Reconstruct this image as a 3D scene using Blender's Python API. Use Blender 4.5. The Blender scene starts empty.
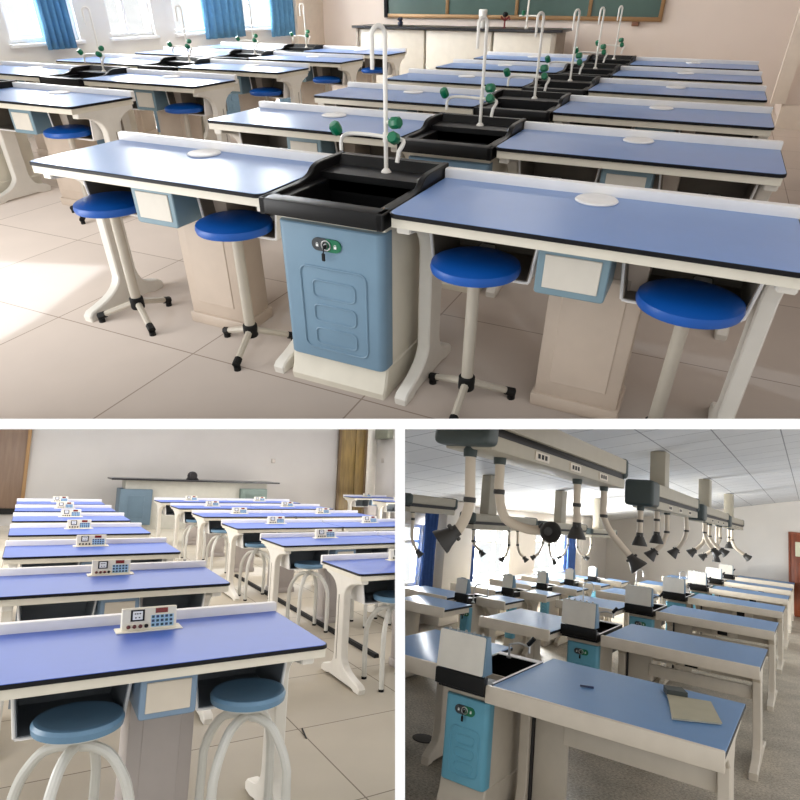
import bpy, bmesh, math, random
from mathutils import Vector, Matrix

random.seed(7)
SC = bpy.context.scene
COL = SC.collection
PI = math.pi

# ------------------------------------------------------------------ scene settings
SC.view_settings.view_transform = 'Standard'
SC.view_settings.look = 'None'
SC.view_settings.gamma = 1.0
SC.view_settings.use_curve_mapping = False
SC.view_settings.exposure = 0.0
SC.cycles.use_denoising = True
SC.cycles.max_bounces = 8
SC.cycles.diffuse_bounces = 4
SC.cycles.glossy_bounces = 3
SC.cycles.transparent_max_bounces = 8
SC.cycles.caustics_reflective = False
SC.cycles.caustics_refractive = False

# ------------------------------------------------------------------ materials
def lin(c):
    return tuple(((v / 255.0) / 12.92 if v / 255.0 <= 0.04045 else ((v / 255.0 + 0.055) / 1.055) ** 2.4) for v in c)

MATS = {}
def mat(name, rgb, rough=0.5, metal=0.0, var=0.04, scale=9.0, spec=0.5, coat=0.0, bump=0.0):
    """plain painted / plastic surface with a faint procedural mottling"""
    if name in MATS:
        return MATS[name]
    m = bpy.data.materials.new(name)
    m.use_nodes = True
    nt = m.node_tree
    b = nt.nodes['Principled BSDF']
    c = lin(rgb)
    tc = nt.nodes.new('ShaderNodeTexCoord')
    nz = nt.nodes.new('ShaderNodeTexNoise')
    nz.inputs['Scale'].default_value = scale
    nz.inputs['Detail'].default_value = 3
    nt.links.new(tc.outputs['Object'], nz.inputs['Vector'])
    rp = nt.nodes.new('ShaderNodeValToRGB')
    rp.color_ramp.elements[0].position = 0.3
    rp.color_ramp.elements[1].position = 0.7
    rp.color_ramp.elements[0].color = (*[max(0, v * (1 - var)) for v in c], 1)
    rp.color_ramp.elements[1].color = (*[min(1, v * (1 + var)) for v in c], 1)
    nt.links.new(nz.outputs['Fac'], rp.inputs['Fac'])
    nt.links.new(rp.outputs['Color'], b.inputs['Base Color'])
    b.inputs['Roughness'].default_value = rough
    b.inputs['Metallic'].default_value = metal
    b.inputs['Specular IOR Level'].default_value = spec
    b.inputs['Coat Weight'].default_value = coat
    if bump:
        bp = nt.nodes.new('ShaderNodeBump')
        bp.inputs['Strength'].default_value = bump
        bp.inputs['Distance'].default_value = 0.004
        nt.links.new(nz.outputs['Fac'], bp.inputs['Height'])
        nt.links.new(bp.outputs['Normal'], b.inputs['Normal'])
    MATS[name] = m
    return m

def tile_mat(name, rgb, grout, size, ox, oy, rough, var=0.05, gw=0.004, spec=0.5, axis='xy'):
    """square tiles with thin joints laid from (ox, oy)"""
    m = bpy.data.materials.new(name)
    m.use_nodes = True
    nt = m.node_tree
    b = nt.nodes['Principled BSDF']
    tc = nt.nodes.new('ShaderNodeTexCoord')
    mp = nt.nodes.new('ShaderNodeMapping')
    mp.inputs['Location'].default_value = (-ox, -oy, 0)
    nt.links.new(tc.outputs['Object'], mp.inputs['Vector'])
    br = nt.nodes.new('ShaderNodeTexBrick')
    br.offset = 0.0
    br.squash = 1.0
    br.inputs['Scale'].default_value = 1.0
    br.inputs['Brick Width'].default_value = size
    br.inputs['Row Height'].default_value = size
    br.inputs['Mortar Size'].default_value = gw
    br.inputs['Mortar Smooth'].default_value = 0.2
    br.inputs['Bias'].default_value = 0.0
    c = lin(rgb)
    br.inputs['Color1'].default_value = (*[v * (1 - var * .5) for v in c], 1)
    br.inputs['Color2'].default_value = (*[min(1, v * (1 + var * .5)) for v in c], 1)
    br.inputs['Mortar'].default_value = (*lin(grout), 1)
    nt.links.new(mp.outputs['Vector'], br.inputs['Vector'])
    nz = nt.nodes.new('ShaderNodeTexNoise')
    nz.inputs['Scale'].default_value = 3.0
    nz.inputs['Detail'].default_value = 5
    nt.links.new(tc.outputs['Object'], nz.inputs['Vector'])
    mx = nt.nodes.new('ShaderNodeMix')
    mx.data_type = 'RGBA'
    mx.blend_type = 'MULTIPLY'
    mx.inputs[0].default_value = 1.0
    rp = nt.nodes.new('ShaderNodeValToRGB')
    rp.color_ramp.elements[0].position = 0.3
    rp.color_ramp.elements[1].position = 0.7
    rp.color_ramp.elements[0].color = (1 - var, 1 - var, 1 - var, 1)
    rp.color_ramp.elements[1].color = (1, 1, 1, 1)
    nt.links.new(nz.outputs['Fac'], rp.inputs['Fac'])
    nt.links.new(br.outputs['Color'], mx.inputs[6])
    nt.links.new(rp.outputs['Color'], mx.inputs[7])
    nt.links.new(mx.outputs[2], b.inputs['Base Color'])
    b.inputs['Roughness'].default_value = rough
    b.inputs['Specular IOR Level'].default_value = spec
    return m

def terrazzo_mat(name):
    m = bpy.data.materials.new(name)
    m.use_nodes = True
    nt = m.node_tree
    b = nt.nodes['Principled BSDF']
    tc = nt.nodes.new('ShaderNodeTexCoord')
    n1 = nt.nodes.new('ShaderNodeTexNoise')
    n1.inputs['Scale'].default_value = 55.0
    n1.inputs['Detail'].default_value = 6
    n1.inputs['Roughness'].default_value = 0.75
    n2 = nt.nodes.new('ShaderNodeTexNoise')
    n2.inputs['Scale'].default_value = 3.5
    n2.inputs['Detail'].default_value = 4
    for n in (n1, n2):
        nt.links.new(tc.outputs['Object'], n.inputs['Vector'])
    r1 = nt.nodes.new('ShaderNodeValToRGB')
    r1.color_ramp.elements[0].position = 0.32
    r1.color_ramp.elements[1].position = 0.68
    r1.color_ramp.elements[0].color = (*lin((118, 109, 95)), 1)
    r1.color_ramp.elements[1].color = (*lin((224, 214, 196)), 1)
    r2 = nt.nodes.new('ShaderNodeValToRGB')
    r2.color_ramp.elements[0].position = 0.35
    r2.color_ramp.elements[1].position = 0.65
    r2.color_ramp.elements[0].color = (0.72, 0.72, 0.72, 1)
    r2.color_ramp.elements[1].color = (1, 1, 1, 1)
    mx = nt.nodes.new('ShaderNodeMix')
    mx.data_type = 'RGBA'
    mx.blend_type = 'MULTIPLY'
    mx.inputs[0].default_value = 1.0
    nt.links.new(n1.outputs['Fac'], r1.inputs['Fac'])
    nt.links.new(n2.outputs['Fac'], r2.inputs['Fac'])
    nt.links.new(r1.outputs['Color'], mx.inputs[6])
    nt.links.new(r2.outputs['Color'], mx.inputs[7])
    nt.links.new(mx.outputs[2], b.inputs['Base Color'])
    b.inputs['Roughness'].default_value = 0.42
    b.inputs['Specular IOR Level'].default_value = 0.35
    return m

def wood_mat(name, rgb1, rgb2, rough=0.4):
    m = bpy.data.materials.new(name)
    m.use_nodes = True
    nt = m.node_tree
    b = nt.nodes['Principled BSDF']
    tc = nt.nodes.new('ShaderNodeTexCoord')
    mp = nt.nodes.new('ShaderNodeMapping')
    mp.inputs['Scale'].default_value = (6, 6, 0.6)
    nt.links.new(tc.outputs['Object'], mp.inputs['Vector'])
    nz = nt.nodes.new('ShaderNodeTexNoise')
    nz.inputs['Scale'].default_value = 3.0
    nz.inputs['Detail'].default_value = 6
    nt.links.new(mp.outputs['Vector'], nz.inputs['Vector'])
    rp = nt.nodes.new('ShaderNodeValToRGB')
    rp.color_ramp.elements[0].position = 0.35
    rp.color_ramp.elements[1].position = 0.65
    rp.color_ramp.elements[0].color = (*lin(rgb1), 1)
    rp.color_ramp.elements[1].color = (*lin(rgb2), 1)
    nt.links.new(nz.outputs['Fac'], rp.inputs['Fac'])
    nt.links.new(rp.outputs['Color'], b.inputs['Base Color'])
    b.inputs['Roughness'].default_value = rough
    return m

def glass_mat(name):
    m = bpy.data.materials.new(name)
    m.use_nodes = True
    nt = m.node_tree
    for n in list(nt.nodes):
        if n.type != 'OUTPUT_MATERIAL':
            nt.nodes.remove(n)
    out = [n for n in nt.nodes if n.type == 'OUTPUT_MATERIAL'][0]
    tr = nt.nodes.new('ShaderNodeBsdfTransparent')
    tr.inputs['Color'].default_value = (0.97, 0.98, 0.98, 1)
    gl = nt.nodes.new('ShaderNodeBsdfGlossy')
    gl.inputs['Roughness'].default_value = 0.05
    mx = nt.nodes.new('ShaderNodeMixShader')
    mx.inputs['Fac'].default_value = 0.06
    nt.links.new(tr.outputs['BSDF'], mx.inputs[1])
    nt.links.new(gl.outputs['BSDF'], mx.inputs[2])
    nt.links.new(mx.outputs['Shader'], out.inputs['Surface'])
    return m

def emis_mat(name, rgb, s):
    m = bpy.data.materials.new(name)
    m.use_nodes = True
    b = m.node_tree.nodes['Principled BSDF']
    b.inputs['Base Color'].default_value = (*lin(rgb), 1)
    b.inputs['Emission Color'].default_value = (*lin(rgb), 1)
    b.inputs['Emission Strength'].default_value = s
    return m

# ------------------------------------------------------------------ mesh builder
class MB:
    def __init__(self):
        self.bm = bmesh.new()

    def _bevel(self, geom_edges, w, seg=2):
        bmesh.ops.bevel(self.bm, geom=list(geom_edges), offset=w, offset_type='OFFSET', segments=seg, profile=0.5, affect='EDGES', clamp_overlap=True)

    def box(self, x0, x1, y0, y1, z0, z1, bev=0.0, seg=2):
        vs = [self.bm.verts.new(p) for p in ((x0, y0, z0), (x1, y0, z0), (x1, y1, z0), (x0, y1, z0), (x0, y0, z1), (x1, y0, z1), (x1, y1, z1), (x0, y1, z1))]
        fs = [self.bm.faces.new([vs[i] for i in f]) for f in ((3, 2, 1, 0), (4, 5, 6, 7), (0, 1, 5, 4), (1, 2, 6, 5), (2, 3, 7, 6), (3, 0, 4, 7))]
        if bev:
            self._bevel({e for f in fs for e in f.edges}, bev, seg)
        return self

    def prism(self, poly, axis, a0, a1, bev=0.0, seg=1, bev_all=False):
        """extrude a 2D polygon along an axis: x->(y,z)  y->(x,z)  z->(x,y)"""
        def P(p, a):
            return {'x': (a, p[0], p[1]), 'y': (p[0], a, p[1]), 'z': (p[0], p[1], a)}[axis]
        lo = [self.bm.verts.new(P(p, a0)) for p in poly]
        hi = [self.bm.verts.new(P(p, a1)) for p in poly]
        n = len(poly)
        fs = [self.bm.faces.new(lo[::-1]), self.bm.faces.new(hi)]
        caps = list(fs)
        for i in range(n):
            fs.append(self.bm.faces.new((lo[i], lo[(i + 1) % n], hi[(i + 1) % n], hi[i])))
        bmesh.ops.recalc_face_normals(self.bm, faces=fs)
        if bev:
            es = {e for f in (fs if bev_all else caps) for e in f.edges}
            self._bevel(es, bev, seg)
        return self

    def tube(self, pts, r, seg=10, cap=True):
        pts = [Vector(p) for p in pts]
        rs = r if isinstance(r, (list, tuple)) else [r] * len(pts)
        n = len(pts)
        tang = []
        for i in range(n):
            t = (pts[min(i + 1, n - 1)] - pts[max(i - 1, 0)])
            tang.append(t.normalized())
        up = Vector((0, 0, 1)) if abs(tang[0].z) < 0.9 else Vector((1, 0, 0))
        u = tang[0].cross(up).normalized()
        rings = []
        for i in range(n):
            u = (u - tang[i] * u.dot(tang[i]))
            u = u.normalized() if u.length > 1e-6 else tang[i].orthogonal().normalized()
            v = tang[i].cross(u)
            rings.append([self.bm.verts.new(pts[i] + (u * math.cos(2 * PI * k / seg) + v * math.sin(2 * PI * k / seg)) * rs[i]) for k in range(seg)])
        for a, b in zip(rings, rings[1:]):
            for k in range(seg):
                self.bm.faces.new((a[k], a[(k + 1) % seg], b[(k + 1) % seg], b[k]))
        if cap:
            self.bm.faces.new(rings[0][::-1])
            self.bm.faces.new(rings[-1])
        return self

    def lathe(self, prof, seg=28, loc=(0, 0, 0), M=None):
        """profile [(r, z)] turned about z, closed with discs"""
        loc = Vector(loc)
        rings = []
        for r, z in prof:
            ring = []
            for k in range(seg):
                p = Vector((r * math.cos(2 * PI * k / seg), r * math.sin(2 * PI * k / seg), z))
                if M is not None:
                    p = M @ p
                ring.append(self.bm.verts.new(p + loc))
            rings.append(ring)
        for a, b in zip(rings, rings[1:]):
            for k in range(seg):
                self.bm.faces.new((a[k], a[(k + 1) % seg], b[(k + 1) % seg], b[k]))
        self.bm.faces.new(rings[0][::-1])
        self.bm.faces.new(rings[-1])
        return self

    def build(self, name, material, parent=None, smooth=True, loc=None):
        bmesh.ops.recalc_face_normals(self.bm, faces=self.bm.faces[:])
        me = bpy.data.meshes.new(name)
        self.bm.to_mesh(me)
        self.bm.free()
        me.materials.append(material)
        if smooth:
            for p in me.polygons:
                p.use_smooth = True
            me.set_sharp_from_angle(angle=math.radians(35))
        o = bpy.data.objects.new(name, me)
        COL.objects.link(o)
        if parent:
            o.parent = parent
        if loc:
            o.location = loc
        return o

def arc(cx, cy, r, a0, a1, n):
    return [(cx + r * math.cos(math.radians(a0 + (a1 - a0) * i / n)), cy + r * math.sin(math.radians(a0 + (a1 - a0) * i / n))) for i in range(n + 1)]

def rrect(x0, x1, y0, y1, r, n=5):
    return arc(x1 - r, y0 + r, r, -90, 0, n) + arc(x1 - r, y1 - r, r, 0, 90, n) + arc(x0 + r, y1 - r, r, 90, 180, n) + arc(x0 + r, y0 + r, r, 180, 270, n)

def bez(p0, p1, p2, n=8):
    p0, p1, p2 = Vector(p0), Vector(p1), Vector(p2)
    return [tuple(p0 * (1 - t) ** 2 + p1 * 2 * t * (1 - t) + p2 * t * t) for t in [i / n for i in range(n + 1)]]

def smooth_path(pts, n=5):
    """Catmull-Rom through the points"""
    P = [Vector(p) for p in pts]
    P = [P[0] * 2 - P[1]] + P + [P[-1] * 2 - P[-2]]
    out = []
    for i in range(1, len(P) - 2):
        a, b, c, d = P[i - 1], P[i], P[i + 1], P[i + 2]
        for k in range(n):
            t = k / n
            out.append(0.5 * ((2 * b) + (c - a) * t + (2 * a - 5 * b + 4 * c - d) * t * t + (3 * b - a - 3 * c + d) * t ** 3))
    out.append(P[-2])
    return out

# ------------------------------------------------------------------ naming helpers
ROOM_OF = {}
CUR = [1]
def tag(o, label, cat, group=None):
    o['label'] = label
    o['category'] = cat
    if group:
        o['group'] = group
    ROOM_OF[o.name] = CUR[0]
    return o

def thing(name, label, cat, loc=(0, 0, 0), rotz=0.0, group=None):
    o = bpy.data.objects.new(name, None)
    o.empty_display_size = 0.1
    COL.objects.link(o)
    o.location = loc
    o.rotation_euler = (0, 0, rotz)
    return tag(o, label, cat, group)

def struct(o, label=None):
    o['kind'] = 'structure'
    if label:
        o['label'] = label
    ROOM_OF[o.name] = CUR[0]
    return o

def copy_tree(o, parent=None):
    c = o.copy()
    COL.objects.link(c)
    if parent:
        c.parent = parent
    for ch in list(o.children):
        copy_tree(ch, c)
    return c

def dup(root, label, loc, rotz=0.0, group=None):
    c = copy_tree(root)
    c.location = loc
    c.rotation_euler = (0, 0, rotz)
    c['label'] = label
    if group:
        c['group'] = group
    ROOM_OF[c.name] = CUR[0]
    return c

ORD = ['nearest', 'second', 'third', 'fourth', 'fifth', 'sixth', 'seventh']

# ------------------------------------------------------------------ shared palette
WHITE = mat('white_painted_metal', (226, 222, 213), 0.38)
LEDGE = mat('white_ledge_plastic', (236, 234, 232), 0.42)
CREAM = mat('cream_plastic', (222, 216, 200), 0.4)
BLACKEDGE = mat('black_edge_band', (8, 8, 14), 0.5, spec=0.25)
BLACKPP = mat('black_sink_polypropylene', (9, 9, 10), 0.42, bump=0.05, spec=0.3)
BLACKRUB = mat('black_rubber', (11, 11, 12), 0.6, spec=0.3)
TRAYIN = mat('dark_grey_tray_lining', (122, 113, 101), 0.6)
TRAYIN2 = mat('slate_tray_lining', (124, 130, 136), 0.55)
GREEN = mat('green_plastic', (4, 108, 72), 0.35)
CHROME = mat('brushed_chrome', (190, 190, 190), 0.3, metal=1.0)
GREYPP = mat('grey_tube_enamel', (186, 178, 164), 0.32)
KEYWHITE = mat('white_symbol_paint', (236, 238, 236), 0.5)

# ------------------------------------------------------------------ furniture makers
def leg_poly(W, H=0.735, arch=True):
    """side leg seen from the end: foot, column and flared top bracket"""
    c = W * 0.56
    p = [(0.03, 0.0), (0.10, 0.0)]
    if arch:
        p += [(0.13, 0.012), (W - 0.15, 0.012)]
    p += [(W - 0.10, 0.0), (W - 0.03, 0.0), (W - 0.025, 0.035), (W - 0.05, 0.055)]
    p += bez((W - 0.10, 0.068, 0), (c + 0.07, 0.085, 0), (c + 0.06, 0.17, 0), 5)
    p = [(q[0], q[1]) for q in p]
    p += [(c + 0.06, H - 0.16)]
    p += [(q[0], q[1]) for q in bez((c + 0.06, H - 0.14, 0), (c + 0.08, H - 0.05, 0), (W - 0.03, H - 0.03, 0), 5)]
    p += [(W - 0.03, H), (0.05, H), (0.05, H - 0.035)]
    p += [(q[0], q[1]) for q in bez((0.12, H - 0.045, 0), (c - 0.075, H - 0.065, 0), (c - 0.06, H - 0.15, 0), 5)]
    p += [(c - 0.06, 0.18)]
    p += [(q[0], q[1]) for q in bez((c - 0.06, 0.16, 0), (c - 0.08, 0.09, 0), (0.10, 0.062, 0), 5)]
    p += [(0.045, 0.05), (0.025, 0.03)]
    return p

def tray(parent, x0, x1, y0, y1, z0, z1, inner, outer):
    """open-fronted book tray hanging under the top"""
    t = 0.008
    s = 0.025
    m = MB()
    m.box(x0 + s, x1 - s, y0, y1, z0, z0 + t)
    for a, b in ((x0, x0 + s), (x1, x1 - s)):
        m.prism([(a, z1), (b, z0), (b + (t if a < b else -t), z0), (a + (t if a < b else -t), z1)], 'y', y0, y1)
    m.box(x0, x1, y1 - t, y1, z0, z1)
    o = m.build('book_tray', inner, parent)
    r = MB()
    r.tube([(x0, y0, z1), (x0 + s * .9, y0, z0 + 0.006), (x0 + s * 1.6, y0, z0), (x1 - s * 1.6, y0, z0), (x1 - s * .9, y0, z0 + 0.006), (x1, y0, z1)], 0.0055, 8)
    for a, b in ((x0 - .003, x0 + s - .003), (x1 + .003, x1 - s + .003)):
        r.prism([(a, z1), (b, z0), (b + (.003 if a < b else -.003), z0), (a + (.003 if a < b else -.003), z1)], 'y', y0, y1)
    r.box(x0 + s, x1 - s, y0, y1, z0 - 0.004, z0 - 0.001)
    r.build('tray_rim', outer, o)
    return o

def drawer(parent, x0, x1, y0, y1, z0, z1, frame, panel):
    m = MB()
    m.prism(rrect(x0, x1, z0, z1, 0.012, 3), 'y', y0, y1, bev=0.004)
    o = m.build('drawer', frame, parent)
    w = MB()
    b = (x1 - x0) * 0.11
    w.box(x0 + b, x1 - b, y0 - 0.004, y0 + 0.004, z0 + b, z1 - b, 0.002, 1)
    w.build('drawer_panel', panel, o)
    return o

def lab_table(label, L, W, blue, H=0.78, tr1=None, dr=None, tr2=None, ped=None, ledge=0.035, group=None, inner=None, dframe=None, dpanel=None, legs=(0.012, None), corner=True, loc=(0, 0, 0), round_r=0.035, pedm=None):
    """laminate bench; x runs along it, the sitter is at low y and the raised ledge at high y"""
    root = thing('lab_table', label, 'table', loc, 0, group)
    r = round_r
    def plan(inset):
        a, b, c, d = inset, L - inset, inset, W - 0.02
        return arc(b - r, c + r, r, -90, 0, 5) + [(b, d), (a, d)] + arc(a + r, c + r, r, 180, 270, 5)
    MB().prism(plan(0.0), 'z', H - 0.016, H - 0.0015, bev=0.002).build('edge_band', BLACKEDGE, root)
    MB().prism(plan(0.004), 'z', H - 0.010, H, bev=0.001).build('tabletop', blue, root)
    m = MB()
    m.box(0.012, L - 0.012, 0.014, 0.034, H - 0.050, H - 0.016)
    m.box(0.012, L - 0.012, W - 0.04, W - 0.02, H - 0.050, H - 0.016)
    m.box(0.012, 0.032, 0.034, W - 0.04, H - 0.050, H - 0.016)
    m.box(L - 0.032, L - 0.012, 0.034, W - 0.04, H - 0.050, H - 0.016)
    m.build('apron', CREAM, root)
    MB().box(0.0, L, W - 0.036, W, H - 0.03, H + ledge, 0.005, 2).build('rear_ledge', LEDGE, root)
    for x in (legs[0], legs[1] if legs[1] is not None else L - 0.012 - 0.055):
        lg = MB().prism(leg_poly(W, H - 0.045), 'x', x, x + 0.055, bev=0.006).build('leg', WHITE, root)
        c = W * .56
        sx = x + 0.056 if x > L / 2 else x - 0.001
        MB().box(sx - 0.0015, sx + 0.0005, c + 0.012, c + 0.018, 0.14, H - 0.2).build('slot', TRAYIN, lg)
    if tr1:
        tray(root, *tr1, inner, LEDGE)
    if tr2:
        tray(root, *tr2, inner, LEDGE)
    if dr:
        drawer(root, *dr, dframe, dpanel)
    if ped:
        pm = MB()
        x0, x1, y0, y1 = ped
        pm.box(x0, x1, y0, y1, 0.05, H - 0.06, 0.008)
        pm.box(x0 - 0.012, x1 + 0.012, y0 - 0.012, y1 + 0.012, 0.0, 0.06, 0.01)
        pm.box(x0 + 0.05, x1 - 0.05, y0 - 0.004, y0 + 0.004, 0.12, H - 0.2, 0.003, 1)
        pm.build('pedestal', pedm or CREAM, root)
    return root

def cabinet(parent, x0, x1, y0, y1, door_mat, body_mat, z0=0.13, z1=0.69, key=True, rowdetail=True):
    m = MB()
    m.box(x0, x1, y0 + 0.03, y0 + 0.05, 0.05, z1 + 0.035, 0.006)
    m.box(x0, x1, y1 - 0.02, y1, 0.05, z1 + 0.035, 0.006)
    m.box(x0, x0 + 0.02, y0 + 0.04, y1 - 0.01, 0.05, z1 + 0.035, 0.006)
    m.box(x1 - 0.02, x1, y0 + 0.04, y1 - 0.01, 0.05, z1 + 0.035, 0.006)
    m.prism([(y0 + 0.0, 0.0), (y1, 0.0), (y1, z0 - 0.01), (y0 + 0.03, z0 + 0.01), (y0 + 0.012, z0 - 0.07), (y0 - 0.005, z0 - 0.10)], 'x', x0 - 0.005, x1 + 0.005, bev=0.008)
    m.box(x0 - 0.004, x1 + 0.004, y0 + 0.008, y0 + 0.04, z1 + 0.012, z1 + 0.026, 0.004)
    m.build('cabinet', body_mat, parent)
    d = MB()
    pl = rrect(x0 + 0.002, x1 + 0.004, y0, y0 + 0.10, 0.03, 5)
    d.prism(pl, 'z', z0, z1, bev=0.005)
    door = d.build('door', door_mat, parent)
    e = MB()
    yy = y0 - 0.001
    w = x1 - x0
    def ring(a0, a1, b0, b1, r, th, closed=True):
        pts = [(p[0], yy, p[1]) for p in rrect(a0, a1, b0, b1, r, 4)]
        if closed:
            pts.append(pts[0])
        e.tube(pts, th, 6, cap=not closed)
    ring(x0 + w * .20, x0 + w * .85, z0 + 0.05, z1 - 0.16, 0.03, 0.0045)
    hz = (z1 - 0.16 - z0 - 0.05)
    for i in range(3):
        b0 = z0 + 0.05 + hz * (0.07 + i * 0.29)
        ring(x0 + w * .32, x0 + w * .74, b0, b0 + hz * .20, 0.02, 0.0040)
    e.build('embossing', door_mat, door)
    cx = x0 + w * 0.49
    zc = z1 - 0.068
    k = MB()
    k.prism(arc(cx - 0.038, zc, 0.024, 90, 270, 8) + [(cx, zc - 0.024), (cx, zc + 0.024)], 'y', y0 - 0.006, y0 + 0.004)
    lock = k.build('lock_plate', mat('dark_grey_plastic', (52, 58, 62), 0.45), door)
    g = MB()
    g.prism(arc(cx + 0.038, zc, 0.024, -90, 90, 8) + [(cx, zc + 0.024), (cx, zc - 0.024)], 'y', y0 - 0.006, y0 + 0.004)
    g.build('unlock_plate', GREEN, door)
    h = MB()
    h.tube([(cx + 0.018 * math.cos(t * PI / 8), y0 - 0.008, zc + 0.018 * math.sin(t * PI / 8)) for t in range(17)], 0.003, 6, cap=False)
    h.lathe([(0.009, 0), (0.009, 0.006)], 12, (cx, y0 - 0.004, zc), Matrix.Rotation(PI / 2, 3, 'X'))
    h.build('lock', CHROME, door)
    for q in (-0.038, 0.038):
        s = MB()
        s.box(cx + q - 0.005, cx + q + 0.005, y0 - 0.0075, y0 - 0.005, zc - 0.008, zc + 0.001)
        s.tube([(cx + q - 0.0035, y0 - 0.0065, zc + 0.001), (cx + q - 0.003, y0 - 0.0065, zc + 0.006), (cx + q + 0.003, y0 - 0.0065, zc + 0.006), (cx + q + 0.0035, y0 - 0.0065, zc + 0.001)], 0.0012, 5)
        s.build('padlock_symbol', KEYWHITE, door)
    if key:
        kk = MB()
        kk.box(cx - 0.004, cx + 0.004, y0 - 0.026, y0 - 0.006, zc - 0.008, zc + 0.004, 0.001, 1)
        kk.tube([(cx - 0.002, y0 - 0.02, zc - 0.006), (cx - 0.006, y0 - 0.02, zc - 0.028)], 0.002, 6)
        kk.box(cx - 0.013, cx + 0.001, y0 - 0.024, y0 - 0.016, zc - 0.056, zc - 0.026, 0.003, 1)
        kk.build('key', BLACKRUB, door)

def sink_unit(label, S, W, door_mat, H=0.78, loc=(0, 0, 0), group=None, faucet=True):
    """black lab sink on a lockable cabinet with a three-tap swan-neck faucet"""
    root = thing('sink_unit', label, 'sink', loc, 0, group)
    a, b = 0.004, S - 0.004
    m = MB()
    zf = H - 0.002
    zb = H + 0.045
    def side(y1=W + 0.02):
        pts = [(-0.02, H - 0.06), (y1, H - 0.06), (y1, zb), (W * .72, zb)]
        pts += [(q[0], q[1]) for q in bez((W * .72, zb, 0), (W * .60, zb, 0), (W * .56, H + 0.02, 0), 5)[1:]]
        pts += [(q[0], q[1]) for q in bez((W * .56, H + 0.02, 0), (W * .52, zf + .004, 0), (W * .38, zf, 0), 5)[1:]]
        pts += [(-0.02, zf)]
        return pts
    m.prism(side(), 'x', a, a + 0.026, bev=0.003)
    m.prism(side(), 'x', b - 0.026, b, bev=0.003)
    m.box(a, b, -0.02, 0.05, H - 0.06, zf, 0.006)
    m.prism([(W * .66, H - 0.06), (W + 0.02, H - 0.06), (W + 0.02, zb - .002), (W * .97, zb - .002), (W * .92, H + 0.008), (W * .66, H + 0.008)], 'x', a + 0.02, b - 0.02, bev=0.003)
    m.build('sink', BLACKPP, root)
    n = MB()
    q0, q1 = a + 0.058, b - 0.058
    n.box(q0, q1, 0.085, W * .67, H - 0.20, H - 0.19)
    n.box(q0, q0 + 0.008, 0.085, W * .68, H - 0.20, H - 0.018)
    n.box(q1 - 0.008, q1, 0.085, W * .68, H - 0.20, H - 0.018)
    n.box(q0, q1, 0.082, 0.092, H - 0.20, H - 0.018)
    n.box(q0, q1, W * .66, W * .68, H - 0.20, H - 0.018)
    n.box(a + 0.02, q0 + 0.006, 0.04, W * .68, H - 0.030, H - 0.016)
    n.box(q1 - 0.006, b - 0.02, 0.04, W * .68, H - 0.030, H - 0.016)
    n.box(a + 0.02, b - 0.02, 0.04, 0.09, H - 0.030, H - 0.016)
    n.lathe([(0.03, 0), (0.03, 0.006), (0.022, 0.007)], 16, ((a + b) / 2, W * .35, H - 0.19))
    n.build('basin', BLACKPP, root)
    cabinet(root, 0.035, S - 0.035, 0.03, W - 0.02, door_mat, CREAM)
    if faucet:
        fx, fy = S * .545, W * .84
        z0 = H + 0.006
        f = MB()
        f.lathe([(0.021, 0), (0.021, 0.005), (0.012, 0.016)], 16, (fx, fy, z0))
        R = 0.030
        top = 0.475
        dx, dy = -0.42, -0.9
        pts = [(fx, fy, z0), (fx, fy, z0 + 0.2), (fx, fy, z0 + top)]
        for i in range(1, 13):
            t = PI * i / 12
            o = R - R * math.cos(t)
            pts.append((fx + dx * o, fy + dy * o, z0 + top + R * math.sin(t)))
        pts.append((fx + dx * 2 * R, fy + dy * 2 * R, z0 + top - 0.105))
        f.tube(pts, [0.0085] * (len(pts) - 2) + [0.0085, 0.0075], 10)
        f.lathe([(0.012, 0), (0.012, 0.035)], 12, (fx, fy, z0 + 0.115))
        zc = z0 + 0.135
        f.tube(bez((fx, fy, zc), (fx - 0.11, fy, zc + 0.006), (fx - 0.155, fy - 0.01, zc + 0.002), 6) + bez((fx - 0.155, fy - 0.01, zc + 0.002), (fx - 0.19, fy - 0.015, zc), (fx - 0.192, fy - 0.02, zc - 0.03), 5)[1:] + [(fx - 0.192, fy - 0.02, zc - 0.062)], 0.0075, 8)
        f.tube(bez((fx, fy, zc), (fx + 0.06, fy - 0.02, zc + 0.004), (fx + 0.085, fy - 0.03, zc), 6) + bez((fx + 0.085, fy - 0.03, zc), (fx + 0.105, fy - 0.04, zc), (fx + 0.085, fy - 0.06, zc - 0.035), 5)[1:] + [(fx + 0.08, fy - 0.065, zc - 0.075)], 0.0085, 8)
        f.tube([(fx, fy, zc + 0.055), (fx + 0.03, fy + 0.0, zc + 0.052)], 0.0075, 8)
        fo = f.build('faucet', mat('white_faucet_epoxy', (236, 232, 224), 0.3), root)
        hp = [((fx - 0.196, fy - 0.03, zc + 0.006), (-0.25, -0.5, 0.85)), ((fx + 0.07, fy - 0.055, zc + 0.006), (0.0, -0.9, 0.35)), ((fx + 0.028, fy - 0.004, zc + 0.052), (0.9, -0.3, 0.15))]
        for p, dr in hp:
            q = MB()
            M = Vector((0, 0, 1)).rotation_difference(Vector(dr)).to_matrix()
            q.lathe([(0.011, -0.006), (0.019, -0.002), (0.023, 0.008), (0.023, 0.034), (0.018, 0.042), (0.006, 0.043)], 8, p, M)
            q.build('tap_handle', GREEN, fo)
    return root

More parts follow.
